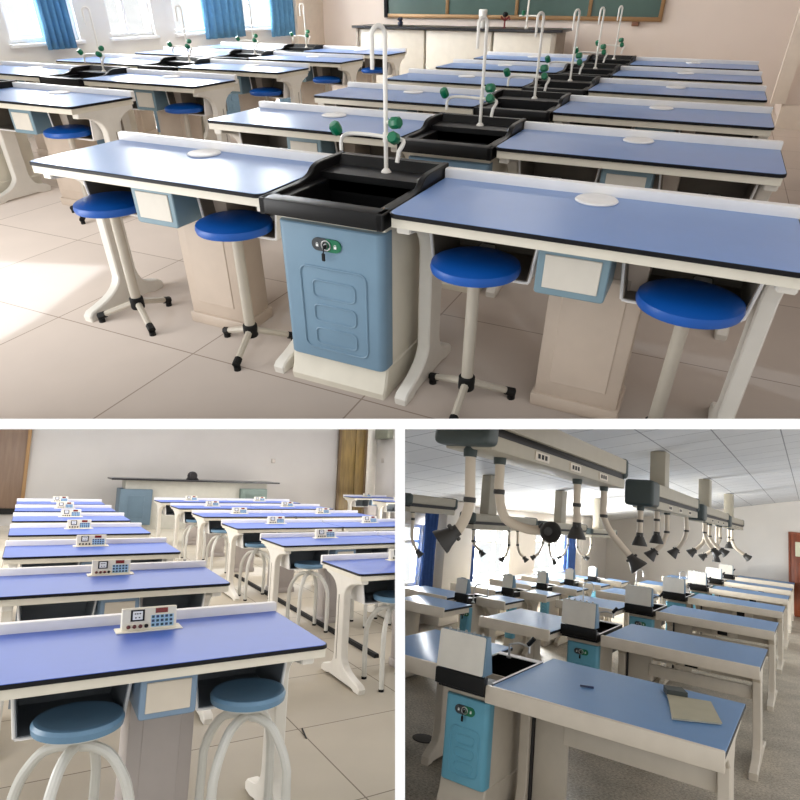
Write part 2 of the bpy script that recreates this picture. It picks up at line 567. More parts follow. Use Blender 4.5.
def lab_stool(label, seat_mat, loc, rotz=0.0, group=None, hs=0.592, angles=(180, 300, 60)):
    root = thing('lab_stool', label, 'stool', loc, rotz, group)
    s = MB()
    R = 0.160
    s.lathe([(R - 0.02, hs - 0.028), (R - 0.004, hs - 0.022), (R, hs - 0.008), (R - 0.004, hs + 0.008), (R - 0.03, hs + 0.020), (R * .6, hs + 0.027), (0.02, hs + 0.030)], 40)
    s.build('seat', seat_mat, root)
    p = MB()
    p.lathe([(0.10, hs - 0.034), (0.14, hs - 0.028), (0.14, hs - 0.024)], 28)
    p.build('seat_plate', LEDGE, root)
    c = MB()
    c.lathe([(0.024, 0.10), (0.0225, hs - 0.03)], 20)
    c.build('column', GREYPP, root)
    h = MB()
    h.lathe([(0.030, 0.07), (0.033, 0.075), (0.033, 0.125), (0.029, 0.13)], 20)
    h.build('hub', BLACKRUB, root)
    for a in angles:
        ca, sa = math.cos(math.radians(a)), math.sin(math.radians(a))
        l = MB()
        l.tube([(ca * 0.02, sa * 0.02, 0.098), (ca * 0.180, sa * 0.180, 0.040)], [0.0165, 0.0145], 8)
        lo = l.build('leg', GREYPP, root)
        k = MB()
        k.tube([(ca * 0.168, sa * 0.168, 0.0425), (ca * 0.205, sa * 0.205, 0.030)], [0.018, 0.0185], 8)
        k.lathe([(0.016, 0.0), (0.016, 0.02)], 10, (ca * 0.195, sa * 0.195, 0.0))
        k.build('foot_cap', BLACKRUB, lo)
    return root

def curved_stool(label, seat_mat, loc, rotz, group=None, hs=0.592, R=0.140):
    """round seat on four bent tubular legs"""
    root = thing('round_stool', label, 'stool', loc, rotz, group)
    s = MB()
    s.lathe([(R - 0.015, hs - 0.03), (R, hs - 0.024), (R + 0.003, hs - 0.004), (R - 0.004, hs + 0.008), (R - 0.02, hs + 0.010), (R - 0.03, hs + 0.006), (0.02, hs + 0.004)], 44)
    s.build('seat', seat_mat, root)
    for k in range(4):
        a = math.radians(90 * k)
        ca, sa = math.cos(a), math.sin(a)
        pts = [(0.015, hs - 0.088), (0.06, hs - 0.090), (0.115, hs - 0.115), (0.165, hs - 0.185), (0.188, hs - 0.25), (0.193, 0.2), (0.19, 0.012)]
        P = smooth_path([(ca * r, sa * r, z) for r, z in pts[:5]], 4) + [(ca * r, sa * r, z) for r, z in pts[5:]]
        l = MB()
        l.tube(P, 0.0175, 10)
        lo = l.build('leg', GREYWHITE, root)
        q = MB()
        q.lathe([(0.0190, 0.0), (0.0190, 0.016)], 12, (ca * 0.19, sa * 0.19, 0))
        q.build('foot_cap', BLACKRUB, lo)
    pl = MB()
    pl.lathe([(0.018, hs - 0.08), (0.018, hs - 0.042), (0.12, hs - 0.036), (0.12, hs - 0.029)], 28)
    pl.build('seat_plate', GREYWHITE, root)
    return root

GREYWHITE = mat('grey_white_tube_enamel', (206, 205, 198), 0.3)

# ================================================================== camera frames of the three rooms
# every room is built upright in its own frame (x along the benches, y into the room, z up, metres);
# the three frames are rigid, they only differ by where the building section places them
CAM = {
    1: (((0.905002, 0.425404, 0.001813), (0.238990, -0.504891, -0.829439), (-0.351931, 0.751077, -0.558594)), (2.639684, -1.790439, 1.378331)),
    2: (((0.850260, -0.524720, 0.041547), (0.097597, 0.079597, -0.992038), (0.517235, 0.847545, 0.118889)), (0.085598, -2.219586, 1.464364)),
    3: (((0.826496, 0.554252, 0.098532), (-0.013023, 0.193808, -0.980953), (-0.562792, 0.809471, 0.167399)), (1.487118, -3.232087, 1.734982)),
}
def frame(r):
    R1 = Matrix(CAM[1][0]); C1 = Vector(CAM[1][1])
    Rr = Matrix(CAM[r][0]); Cr = Vector(CAM[r][1])
    Q = R1.transposed() @ Rr
    # re-orthonormalise
    x = Q.col[0].normalized(); y = (Q.col[1] - x * Q.col[1].dot(x)).normalized(); z = x.cross(y)
    Q = Matrix((x, y, z)).transposed()
    return Matrix.Translation(C1 - Q @ Cr) @ Q.to_4x4()

# ================================================================== UPPER CLASSROOM
CUR[0] = 1
BLUE1 = mat('blue_laminate', (118, 148, 200), 0.30, var=0.02, spec=0.5)
SEATBLUE = mat('royal_blue_seat', (8, 84, 172), 0.42)
DOORBLUE = mat('steel_blue_door', (114, 143, 164), 0.42)
FRAMEBLUE = mat('grey_blue_frame', (120, 146, 158), 0.45)
PEDBEIGE = mat('beige_pedestal', (198, 182, 166), 0.5)
PANELCREAM = mat('cream_panel', (216, 210, 198), 0.5)
WALL1 = mat('cream_wall_paint', (226, 213, 203), 0.75, var=0.03, scale=1.2)
WALLWHITE = mat('white_wall_paint', (224, 222, 218), 0.75, var=0.03, scale=1.2)
TRIM1 = mat('cream_trim', (226, 214, 200), 0.5)
FLOOR1 = tile_mat('polished_cream_tiles', (214, 199, 186), (168, 150, 136), 0.885, 0.74, 0.0, 0.09, 0.05, 0.004)
GLASS = glass_mat('window_glass')
FRAMEW = mat('white_window_frame', (238, 238, 238), 0.4)
CURT1 = mat('blue_curtain_cloth', (92, 146, 188), 0.85, var=0.08, scale=20)
L1, S1, W1, P1 = 1.24, 0.509, 0.558, 1.163
X2 = L1 + S1
XL = -1.10

def room_box(name, x0, x1, y0, y1, z0, z1, m, label):
    return struct(MB().box(x0, x1, y0, y1, z0, z1).build(name, m), label)

room_box('floor_upper', -5.0, 5.0, -1.4, 9.75, -0.06, 0.0, FLOOR1, 'polished cream tile floor of the upper classroom')
room_box('wall_upper_back', -4.6, 3.9, 9.6, 9.72, 0, 3.2, WALL1, 'cream wall behind the blackboard')
XW = -4.45
# window wall with three openings
wins = [(3.30, 4.22), (4.70, 5.46), (5.86, 8.55)]
zs, zt = 0.93, 2.75
m = MB()
m.box(XW - 0.18, XW, -1.4, 9.72, 0, zs)
m.box(XW - 0.18, XW, -1.4, 9.72, zt, 3.2)
ys = [-1.4] + [v for w in wins for v in w] + [9.72]
for i in range(0, len(ys), 2):
    m.box(XW - 0.18, XW, ys[i], ys[i + 1], zs, zt)
struct(m.build('wall_upper_left', WALLWHITE), 'white window wall of the upper classroom')
struct(MB().box(XW, XW + 0.16, 8.72, 9.6, 0, 3.2, 0.01).build('trim_pillar', TRIM1), 'pillar in the corner by the blackboard wall')
def window(name, xw, y0, y1, z0, z1, mull, label, side=1, trans=None, depth=0.18):
    root = bpy.data.objects.new(name, None)
    COL.objects.link(root)
    root.location = (xw, (y0 + y1) / 2, z0)
    struct(root, label)
    h = (y1 - y0) / 2
    H = z1 - z0
    f = MB()
    t = 0.05
    xa, xb = -depth * .62, -depth * .25
    f.box(xa, xb, -h, h, 0, t); f.box(xa, xb, -h, h, H - t, H)
    f.box(xa, xb, -h, -h + t, t, H - t); f.box(xa, xb, h - t, h, t, H - t)
    for q in mull:
        f.box(xa, xb, -h + 2 * h * q - 0.025, -h + 2 * h * q + 0.025, t, H - t)
    if trans:
        f.box(xa, xb, -h + t, h - t, H * trans - 0.025, H * trans + 0.025)
    f.build('window_frame', FRAMEW, root)
    MB().box((xa + xb) / 2 - 0.004, (xa + xb) / 2 + 0.004, -h + t, h - t, t, H - t).build('pane', GLASS, root)
    MB().box(-depth, 0.05, -h - 0.03, h + 0.03, -0.035, 0.0, 0.004).build('window_sill', FRAMEW, root)
    return root
window('window_1', XW, *wins[0], zs, zt, [0.5], 'bright window behind the leftmost curtain of the upper classroom')
window('window_2', XW, *wins[1], zs, zt, [0.42], 'narrow bright window between two pillars of the upper classroom')
window('window_3', XW, *wins[2], zs, zt, [0.33, 0.67], 'wide bright window with curtains at its middle and far end')

def curtain(label, xw, y0, y1, z0, z1, m, folds, amp=0.045, group=None, gather=0.0):
    n = folds * 8
    b = MB()
    rows = []
    nz = 8
    for k in range(nz + 1):
        t = k / nz
        row = []
        for i in range(n + 1):
            s = i / n
            w = 1 - gather * math.sin(PI * (1 - t)) * 0.5
            yy = y0 + (y1 - y0) * (0.5 + (s - 0.5) * w)
            row.append((xw + amp * math.sin(2 * PI * folds * s) * (0.75 + 0.25 * math.sin(3 * s + t)), yy, z0 + (z1 - z0) * t))
        rows.append(row)
    V = [[b.bm.verts.new(p) for p in r] for r in rows]
    for r0, r1 in zip(V, V[1:]):
        for i in range(n):
            b.bm.faces.new((r0[i], r0[i + 1], r1[i + 1], r1[i]))
    o = b.build('curtain', m)
    md = o.modifiers.new('cloth', 'SOLIDIFY')
    md.thickness = 0.006
    return tag(o, label, 'curtain', group)
curtain('blue curtain hanging at the left window, its hem above the far-left benches', XW + 0.10, 3.66, 4.06, 0.86, 2.8, CURT1, 5, group='blue curtains of the upper classroom')
curtain('broad blue curtain between the two bright window panes', XW + 0.10, 6.35, 7.30, 0.84, 2.8, CURT1, 6, group='blue curtains of the upper classroom')
curtain('blue curtain at the far end of the window wall, nearest the blackboard', XW + 0.10, 8.00, 8.72, 0.80, 2.8, CURT1, 5, group='blue curtains of the upper classroom')

room_box('ceiling_upper', -4.63, 4.1, -0.4, 9.72, 3.2, 3.26, WALLWHITE, 'white ceiling of the upper classroom')
room_box('wall_upper_right_near', 4.0, 4.1, -0.4, 7.5, 0, 3.2, WALL1, 'near right wall of the upper classroom')
# right wall with a recessed door frame
room_box('wall_upper_right', 3.50, 3.62, 7.75, 9.6, 0, 3.2, WALL1, 'cream right wall of the upper classroom')
room_box('trim_door_frame', 3.30, 3.46, 7.60, 7.75, 0.28, 3.2, TRIM1, 'cream door frame at the right')
room_box('trim_door_base', 3.43, 4.6, 7.62, 7.75, 0.0, 0.27, TRIM1, 'cream base below the door panel')
room_box('door_1', 3.46, 4.6, 7.66, 7.75, 0.27, 3.2, WALL1, 'pale door panel at the right edge')

# teacher's bench
t = thing('teacher_bench', 'long white teacher bench with black worktop below the blackboard', 'bench', (-3.15, 8.60, 0))
LB = 3.55
MB().prism(rrect(0, LB, 0, 0.72, 0.02, 3), 'z', 0.93, 0.965, bev=0.004).build('worktop', mat('black_worktop', (24, 24, 30), 0.3), t)
for i, (a, b) in enumerate(((0.06, 0.10), (3.38, 3.46))):
    MB().box(a, b, 0.05, 0.68, 0.0, 0.93, 0.004).build('end_panel', mat('grey_end_panel', (150, 140, 128), 0.5), t)
for a, b in ((0.10, 1.30), (1.34, 2.44), (2.48, 3.38)):
    MB().box(a, b, 0.08, 0.66, 0.02, 0.92, 0.006).build('front_panel', PANELCREAM, t)
# things on it
o = MB().lathe([(0.062, 0), (0.065, 0.02), (0.060, 0.15), (0.066, 0.16), (0.066, 0.235), (0.05, 0.245)], 20, (-0.93, 8.86, 0.966)).build('jug', mat('white_jug_plastic', (238, 236, 230), 0.35))
tag(o, 'tall white plastic jug standing on the teacher bench', 'jug')
tp = thing('gas_tap', 'dark red gas tap standing on the teacher bench', 'tap', (-0.57, 8.86, 0.966))
MB().lathe([(0.03, 0), (0.03, 0.01), (0.014, 0.015), (0.014, 0.15)], 14).tube([(0, 0, 0.10), (0.07, -0.03, 0.15), (0.09, -0.04, 0.11)], 0.014, 8).tube([(0, 0, 0.10), (-0.06, -0.03, 0.15)], 0.013, 8).build('pipe', mat('dark_red_enamel', (110, 26, 30), 0.4), tp)
MB().lathe([(0.03, 0.15), (0.042, 0.165), (0.042, 0.20), (0.02, 0.21)], 12).build('tap_knob', BLACKRUB, tp)
fb = thing('bench_faucet', 'white swan-neck faucet with cross arms on the teacher bench', 'faucet', (-0.22, 8.86, 0.966))
MB().lathe([(0.03, 0), (0.03, 0.01), (0.014, 0.02)], 14).tube([(0, 0, 0), (0, 0, 0.5)] + [(-0.06 + 0.06 * math.cos(a * PI / 8), 0, 0.5 + 0.06 * math.sin(a * PI / 8)) for a in range(1, 9)] + [(-0.12, 0, 0.44)], 0.014, 10).tube([(-0.13, 0, 0.165), (0.18, 0, 0.165)], 0.012, 8).build('spout', mat('white_faucet_epoxy', (236, 232, 224), 0.3), fb)
MB().lathe([(0.02, -0.02), (0.026, 0.0), (0.026, 0.04), (0.01, 0.045)], 12, (-0.06, -0.02, 0.19)).build('tap_handle', GREEN, fb)
o = MB().lathe([(0.03, 0), (0.045, 0.02), (0.045, 0.05), (0.02, 0.07)], 14, (-2.36, 8.86, 0.966)).lathe([(0.02, 0.06), (0.05, 0.09), (0.03, 0.12)], 10, (-2.36, 8.86, 0.966)).build('inkpot', mat('dark_blue_glass', (40, 44, 66), 0.3))
tag(o, 'small dark pot at the left end of the teacher bench', 'pot')

bb = thing('blackboard', 'green sliding blackboard with bronze frame on the far wall of the upper classroom', 'blackboard', (0, 9.55, 0))
BX0, BX1, BZ = -2.98, 1.66, 1.06
MB().box(BX0 + 0.05, BX1 - 0.05, 0.0, 0.03, BZ + 0.06, BZ + 1.25).build('board_surface', mat('green_chalkboard', (58, 84, 76), 0.35, var=0.15, scale=2.0), bb)
fr = MB()
BRONZE = mat('bronze_board_frame', (150, 116, 78), 0.4, metal=0.3)
fr.box(BX0, BX1, -0.02, 0.045, BZ, BZ + 0.06, 0.006)
fr.box(BX0, BX1, -0.02, 0.045, BZ + 1.25, BZ + 1.31, 0.006)
for x in (BX1 - 0.055, -1.83, -0.62, 0.55):
    fr.box(x, x + 0.055, -0.02, 0.045, BZ + 0.06, BZ + 1.25, 0.004)
fr.build('frame', BRONZE, bb)
MB().box(BX0 - 0.01, BX0 + 0.06, -0.03, 0.045, BZ, BZ + 1.31, 0.004).build('side_rail', BLACKEDGE, bb)
MB().box(1.24, 1.34, -0.05, 0.04, BZ - 0.06, BZ, 0.006).build('bracket', mat('brown_bracket', (120, 78, 56), 0.5), bb)

# benches of the upper classroom
TR1, DR, TR2, PED = (0.075, 0.482, 0.196, 0.46, 0.538, 0.722), (0.502, 0.730, 0.080, 0.40, 0.560, 0.722), (0.750, 1.165, 0.196, 0.46, 0.538, 0.722), (0.52, 0.84, 0.27, 0.47)
def mk_table1(label, loc, group):
    r = lab_table(label, L1, W1, BLUE1, 0.78, TR1, DR, TR2, PED, 0.036, group, TRAYIN, FRAMEBLUE, PANELCREAM, loc=loc, pedm=PEDBEIGE)
    c = MB()
    c.lathe([(0.072, 0), (0.075, 0.004), (0.070, 0.009), (0.02, 0.010)], 32, (0.605, W1 * 0.80, 0.7795))
    c.build('socket_cover', LEDGE, r)
    # clamp block on the back beam
    for bx in (0.20, 0.98):
        MB().box(bx, bx + 0.06, 0.38, 0.44, 0.53, 0.572, 0.008).build('bracket', LEDGE, r)
    return r
lab_r = ['{} blue lab bench right of the black sink, cut by the right edge',
         'blue lab bench right of the black sinks, {} row of the upper classroom']
base = None
G1R, G1L, G1W = 'lab benches right of the sinks', 'lab benches left of the sinks', 'lab benches of the window column'
for k in range(6):
    lb = (lab_r[0] if k == 0 else lab_r[1]).format(ORD[k])
    if base is None:
        base = mk_table1(lb, (X2, 0, 0), G1R)
    else:
        dup(base, lb, (X2, k * P1, 0), 0, G1R)
for k in range(6):
    dup(base, 'blue lab bench left of the central black sinks, {} row of the upper classroom'.format(ORD[k]), (0, k * P1, 0), 0, G1L)
for k in range(1, 6):
    dup(base, 'blue bench at the aisle end of the window column, {} visible row'.format(ORD[k - 1]), (XL - L1, k * P1, 0), 0, G1W)
for k in range(2, 6):
    dup(base, 'blue bench nearest the windows, {} visible row'.format(ORD[k - 2]), (XL - 2 * L1 - S1, k * P1, 0), 0, G1W)
sk = sink_unit('black sink with white swan-neck faucet on blue cabinet, nearest in the upper classroom', S1, W1, DOORBLUE, loc=(L1, 0, 0), group='central sinks of the upper classroom')
for k in range(1, 6):
    dup(sk, 'black sink with white faucet in the central column, {} row of the upper classroom'.format(ORD[k]), (L1, k * P1, 0), 0, 'central sinks of the upper classroom')
for k in range(1, 6):
    dup(sk, 'black sink with white faucet in the window column, {} visible row'.format(ORD[k - 1]), (XL - L1 - S1, k * P1, 0), 0, 'window-side sinks of the upper classroom')
st = lab_stool('blue stool tucked under the left end of the nearest left bench', SEATBLUE, (0.268, 0.158, 0), math.radians(30), 'blue stools of the upper classroom')
GS = 'blue stools of the upper classroom'
dup(st, 'blue stool under the nearest left bench, just left of the sink cabinet', (0.965, 0.158, 0), math.radians(-14), GS)
dup(st, 'blue stool just right of the nearest sink cabinet', (2.02, 0.158, 0), math.radians(-25), GS)
dup(st, 'blue stool at the lower right, cut by the picture edge', (2.725, 0.158, 0), 0, GS)
for k, y in ((1, 0.158), (2, 0.158), (3, 0.158), (4, 0.158), (5, 0.158)):
    dup(st, 'blue stool under the aisle bench of the window column, {} visible row'.format(ORD[k - 1]), (XL - 0.28, k * P1 + y, 0), 0, GS)

# ================================================================== LOWER LEFT CLASSROOM
CUR[0] = 2
BLUE2 = mat('periwinkle_laminate', (62, 98, 190), 0.36, var=0.02)
SEATGREY = mat('dusty_blue_seat', (100, 136, 164), 0.38)
WALL2 = mat('warm_grey_wall_paint', (188, 184, 180), 0.8, var=0.04, scale=1.0)
FLOOR2 = tile_mat('polished_beige_tiles', (210, 201, 184), (140, 130, 116), 0.80, 1.53, 0.30, 0.12, 0.06, 0.004)
BROWNDOOR = wood_mat('brown_veneer', (104, 84, 42), (132, 108, 60))
BROWNDARK = wood_mat('dull_brown_veneer', (112, 90, 74), (124, 102, 84))
GREYPED = mat('grey_pedestal', (172, 164, 160), 0.5)
GREYDRAWER = mat('slate_blue_frame', (122, 146, 170), 0.45)
DRAWERPAN = mat('beige_drawer_panel', (212, 202, 186), 0.5)
room_box('floor_lower_left', -3.0, 9.6, -1.5, 13.1, -0.06, 0.0, FLOOR2, 'polished beige tile floor of the lower left classroom')
room_box('wall_lower_left_back', -2.6, 8.72, 13.0, 13.12, 0, 3.6, WALL2, 'warm grey far wall of the lower left classroom')
room_box('wall_lower_left_right', 8.60, 8.72, 6.0, 13.0, 0, 3.6, WALL2, 'right wall of the lower left classroom')
room_box('trim_corner', 8.30, 8.60, 12.90, 13.0, 0, 3.6, mat('white_trim', (226, 222, 212), 0.5), 'white strip between door and right wall')
def door(name, x0, x1, y, z0, z1, m, label, leaf_split=None):
    r = bpy.data.objects.new(name, None); COL.objects.link(r)
    r.location = (x0, y, z0); struct(r, label)
    w = x1 - x0
    b = MB()
    if leaf_split:
        b.box(0.02, w * leaf_split - 0.01, -0.05, 0.0, 0.0, z1 - z0, 0.004)
        b.box(w * leaf_split + 0.01, w - 0.02, -0.05, 0.0, 0.0, z1 - z0, 0.004)
    else:
        b.box(0.02, w - 0.02, -0.05, 0.0, 0.0, z1 - z0, 0.004)
    b.build('door_leaf', m, r)
    f = MB()
    f.box(-0.05, 0.02, -0.07, 0.0, 0, z1 - z0 + 0.05, 0.004)
    f.box(w - 0.02, w + 0.05, -0.07, 0.0, 0, z1 - z0 + 0.05, 0.004)
    f.box(-0.05, w + 0.05, -0.07, 0.0, z1 - z0, z1 - z0 + 0.07, 0.004)
    return r, f, w
r, f, w = door('door_2', 7.46, 8.24, 12.98, 0.0, 3.2, BROWNDOOR, 'tall brown door right of the teacher bench', 0.60)
f.build('door_frame', mat('dark_brown_frame', (96, 76, 48), 0.5), r)
r, f, w = door('door_3', -1.6, 0.05, 12.98, 0.36, 3.3, BROWNDARK, 'dull brown door at the left edge')
f.build('door_frame', mat('ochre_frame', (146, 112, 70), 0.5), r)
room_box('baseboard_left', -2.6, 0.0, 12.93, 13.0, 0.24, 0.38, BLACKRUB, 'black strip below the brown door')
tag(MB().box(8.42, 8.599, 12.0, 12.72, 2.36, 2.75, 0.01).build('switch_box', mat('grey_green_box', (120, 122, 108), 0.5)), 'grey green box high on the right wall', 'box')
tag(MB().box(8.585, 8.599, 12.45, 12.6, 1.70, 1.83, 0.004).build('wall_switch', mat('pale_switch', (176, 170, 164), 0.5)), 'pale switch on the right wall beside the brown door', 'switch')
tag(MB().box(5.50, 5.61, 12.985, 13.005, 1.56, 1.67, 0.004).build('wall_socket', mat('pale_socket', (172, 164, 156), 0.5)), 'pale socket on the far wall right of the teacher bench', 'socket')

def control_panel(parent, x0, x1, y, z, full):
    w = x1 - x0
    h = 0.088
    ang = 0.30
    b = MB()
    b.box(x0 - 0.022, x1 + 0.022, y - 0.035, y + 0.045, z, z + 0.006, 0.002, 1)
    b.prism([(y - 0.012, z + 0.004), (y + 0.035, z + 0.004), (y + 0.035, z + h - 0.004), (y + 0.012, z + h), (y + 0.006, z + h - 0.003)], 'x', x0, x1, bev=0.002)
    p = b.build('control_panel', CREAM2, parent)
    M = Matrix.Translation((x0, y - 0.012, z + 0.004)) @ Matrix.Rotation(-math.atan2(0.018, h - 0.007), 4, 'X')
    def part(name, m, fn):
        q = MB(); fn(q); bmesh.ops.transform(q.bm, matrix=M, verts=q.bm.verts[:]); return q.build(name, m, p)
    def bx(q, u0, u1, v0, v1, d=0.003):
        q.box(u0 * w, u1 * w, -d, 0.003, v0 * h, v1 * h, 0.0008, 1)
    part('socket', BLACKRUB, lambda q: bx(q, 0.15, 0.40, 0.40, 0.90))
    part('socket_face', KEYWHITE, lambda q: bx(q, 0.185, 0.365, 0.465, 0.835, 0.0045))
    def holes(q):
        for u in (0.215, 0.255, 0.300):
            bx(q, u, u + 0.03, 0.70, 0.75, 0.0055)
        bx(q, 0.225, 0.255, 0.53, 0.58, 0.0055); bx(q, 0.29, 0.32, 0.53, 0.58, 0.0055)
    part('socket_holes', BLACKRUB, holes)
    part('display', mat('dark_red_display', (122, 26, 28), 0.2), lambda q: bx(q, 0.60, 0.83, 0.70, 0.92))
    if full:
        for i in range(4):
            part('terminal', mat('maroon_terminal', (92, 26, 28), 0.4) if i < 3 else BLACKRUB, lambda q: q.lathe([(0.0075, -0.002), (0.0075, 0.006), (0.004, 0.010)], 12, ((0.115 + 0.107 * i) * w, -0.002, 0.17 * h), Matrix.Rotation(PI / 2, 3, 'X')))
        for i in range(5):
            for j in range(3):
                part('key', mat('deep_blue_key', (22, 52, 96), 0.4) if (i + j) % 2 else mat('teal_key', (16, 70, 84), 0.4), lambda q: bx(q, 0.535 + i * 0.083, 0.585 + i * 0.083, 0.49 - j * 0.18, 0.60 - j * 0.18, 0.004))
        part('keypad', mat('pale_blue_keypad', (168, 206, 230), 0.4), lambda q: bx(q, 0.525, 0.945, 0.09, 0.62, 0.0012))
    else:
        def four(q):
            for i in range(4):
                bx(q, 0.09 + 0.107 * i, 0.14 + 0.107 * i, 0.10, 0.25, 0.006)
        part('terminals', BLACKRUB, four)
        def keys(q):
            for i in range(5):
                for j in range(3):
                    bx(q, 0.535 + i * 0.083, 0.585 + i * 0.083, 0.49 - j * 0.18, 0.60 - j * 0.18, 0.004)
        part('keys', mat('deep_blue_key', (22, 52, 96), 0.4), keys)
        part('keypad', mat('pale_blue_keypad', (168, 206, 230), 0.4), lambda q: bx(q, 0.525, 0.945, 0.09, 0.62, 0.0012))
    return p
CREAM2 = mat('ivory_panel_plastic', (232, 226, 206), 0.4)

L2, W2, P2 = 1.166, 0.641, 1.348
def mk_table2(label, loc, group, full, L=L2):
    k = L / L2
    r = lab_table(label, L, W2, BLUE2, 0.78, (0.112 * k, 0.484 * k, 0.196, 0.50, 0.540, 0.722), (0.490 * k, 0.683 * k, 0.075, 0.40, 0.580, 0.724), (0.695 * k, 1.072 * k, 0.196, 0.50, 0.540, 0.722), (0.50 * k, 0.74 * k, 0.30, 0.48), 0.040, group, TRAYIN2, GREYDRAWER, DRAWERPAN, loc=loc, legs=(0.04, L - 0.095), pedm=GREYPED)
    control_panel(r, 0.470 * k, 0.470 * k + 0.21, 0.485, 0.779, full)
    return r
GL = 'lab benches of the left column'
ta = mk_table2('blue lab bench with control panel, nearest of the left column, two stools under it', (0, 0, 0), GL, True)
dup(ta, 'blue lab bench with control panel directly behind the nearest one', (0, P2, 0), 0, GL)
tb = None
for k in range(2, 7):
    lb = 'blue lab bench with control panel, {} of the left column of the lower left classroom'.format(ORD[k])
    if tb is None:
        tb = mk_table2(lb, (0, k * P2, 0), GL, False)
    else:
        dup(tb, lb, (0, k * P2, 0), 0, GL)
GC = 'lab benches of the middle column'
LC, PC = 1.29, 1.49
tc = None
for k in range(6):
    for j in range(2):
        if k == 0 and j == 1:
            continue
        lb = ('blue lab bench at the aisle, {} row of the middle column' if j == 0 else 'blue lab bench right of the aisle bench, {} row of the middle column').format(ORD[k])
        loc = ((2.03, 2.06, 2.09, 2.09, 2.09, 2.09)[k] + j * (LC + 0.004), 1.377 + k * PC, 0)
        if k == 1 and j == 1:
            pass
        if tc is None:
            tc = mk_table2(lb, loc, GC, False, LC)
        else:
            dup(tc, lb, loc, 0, GC)
GR = 'lab benches of the far right column'
dup(tc, 'small blue bench at the right edge in front of the brown door, farther of two', (7.12, 11.3, 0), 0, GR)
dup(tc, 'small blue bench at the right edge before the brown door, nearer of two', (7.05, 9.62, 0), 0, GR)

s2 = curved_stool('round dusty-blue stool with bent tube legs at the lower left corner', SEATGREY, (0.318, 0.158, 0), math.radians(62), 'round stools of the lower left classroom')
GT = 'round stools of the lower left classroom'
dup(s2, 'round dusty-blue stool under the right half of the nearest left-column bench', (0.903, 0.158, 0), math.radians(38), GT)
for k in range(5):
    dup(s2, 'round stool under the aisle end of the {} middle-column bench'.format(ORD[k]), (2.388, 1.377 + k * PC + 0.158, 0), math.radians(42 + 2 * (k % 2)), GT)
dup(s2, 'round stool beside another under the aisle end of the second middle-column bench', (3.055, 1.377 + PC + 0.158, 0), math.radians(45), GT)

tag(MB().prism([(-0.022, 0.0), (0.022, 0.0), (0.016, 0.03), (-0.016, 0.03)], 'y', 0.0, 3.8).build('cable_cover', BLACKRUB, loc=(2.577, 2.05, 0.0)), 'black cable cover strip along the floor under the middle-column benches', 'cable cover')
tag(MB().tube([(1.522, 0.965, 0.004), (1.55, 1.09, 0.004)], 0.004, 6).build('scratch_mark', BLACKRUB), 'short black scratch on the floor tiles in the aisle', 'scratch_mark')  # dark scratch on the tiles, modelled as a thin tube
t = thing('teacher_bench', 'long white bench with black worktop along the far wall of the lower left classroom', 'bench', (1.62, 11.85, 0))
MB().prism(rrect(0, 3.70, -0.1, 0.75, 0.02, 3), 'z', 1.05, 1.085, bev=0.004).build('worktop', mat('black_worktop', (24, 24, 30), 0.3), t)
MB().box(0.30, 3.45, 0.10, 0.70, 0.0, 1.05, 0.006).build('body', mat('grey_white_bench', (190, 188, 178), 0.5), t)
d = MB().box(0.20, 0.84, -0.02, 0.66, 0.10, 0.86, 0.01).build('cupboard', mat('grey_blue_cupboard', (92, 114, 130), 0.5), t)
MB().box(0.36, 0.68, -0.03, -0.015, 0.25, 0.72, 0.006).build('door', mat('grey_blue_cupboard_door', (86, 108, 124), 0.5), d)
d = MB().box(2.78, 3.42, -0.02, 0.66, 0.10, 0.92, 0.01).build('cupboard', mat('grey_green_cupboard', (106, 122, 116), 0.5), t)
MB().box(2.90, 3.30, -0.03, -0.015, 0.2, 0.8, 0.006).build('door', mat('grey_green_cupboard_door', (96, 112, 106), 0.5), d)
b = MB()
b.prism(arc(0, 0.09, 0.10, -20, 200, 10) + [(-0.13, 0), (0.14, 0)], 'y', -0.08, 0.08, bev=0.02)
tag(b.build('bag', mat('black_bag_cloth', (34, 30, 32), 0.8), loc=(3.33, 12.1, 1.086)), 'small black bag lying on the far white bench', 'bag')

# ================================================================== LOWER RIGHT CLASSROOM
CUR[0] = 3
BLUE3 = mat('sky_blue_laminate', (84, 134, 188), 0.40, var=0.02, spec=0.9)
LEDGE3 = mat('beige_white_ledge', (214, 204, 188), 0.45)
DOOR3 = mat('turquoise_blue_door', (98, 164, 188), 0.42)
BODY3 = mat('greige_cabinet', (196, 186, 170), 0.5)
WALL3 = mat('pale_grey_wall_paint', (206, 200, 192), 0.8, var=0.05, scale=1.0)
CEIL3 = tile_mat('ceiling_tiles', (222, 222, 222), (146, 146, 148), 0.50, 0.27, 0.2, 0.7, 0.05, 0.006)
FLOOR3 = terrazzo_mat('terrazzo')
DUCT = mat('beige_grey_duct', (172, 164, 146), 0.5)
DUCTDARK = mat('dark_green_grey_cap', (58, 68, 66), 0.5)
DARKSTRIP = mat('dark_slot', (38, 36, 36), 0.6)
HOSE = mat('cream_hose', (206, 192, 172), 0.5)
HOOD = mat('dark_grey_hood', (52, 50, 47), 0.5)
CURT3 = mat('navy_curtain_cloth', (42, 72, 128), 0.9, var=0.08, scale=20)
room_box('floor_lower_right', -4.2, 3.2, -2.4, 14.7, -0.06, 0.0, FLOOR3, 'speckled terrazzo floor of the lower right classroom')
room_box('wall_lower_right_back', -3.5, 3.2, 14.55, 14.67, 0, 3.2, WALL3, 'pale grey far wall of the lower right classroom')
c = MB()
zc = lambda x: 2.5 + 0.206 * (x - 0.1)
c.prism([(-3.45, zc(-3.45)), (2.6, zc(2.6)), (2.6, zc(2.6) + 0.08), (-3.45, zc(-3.45) + 0.08)], 'y', -1.0, 14.67)
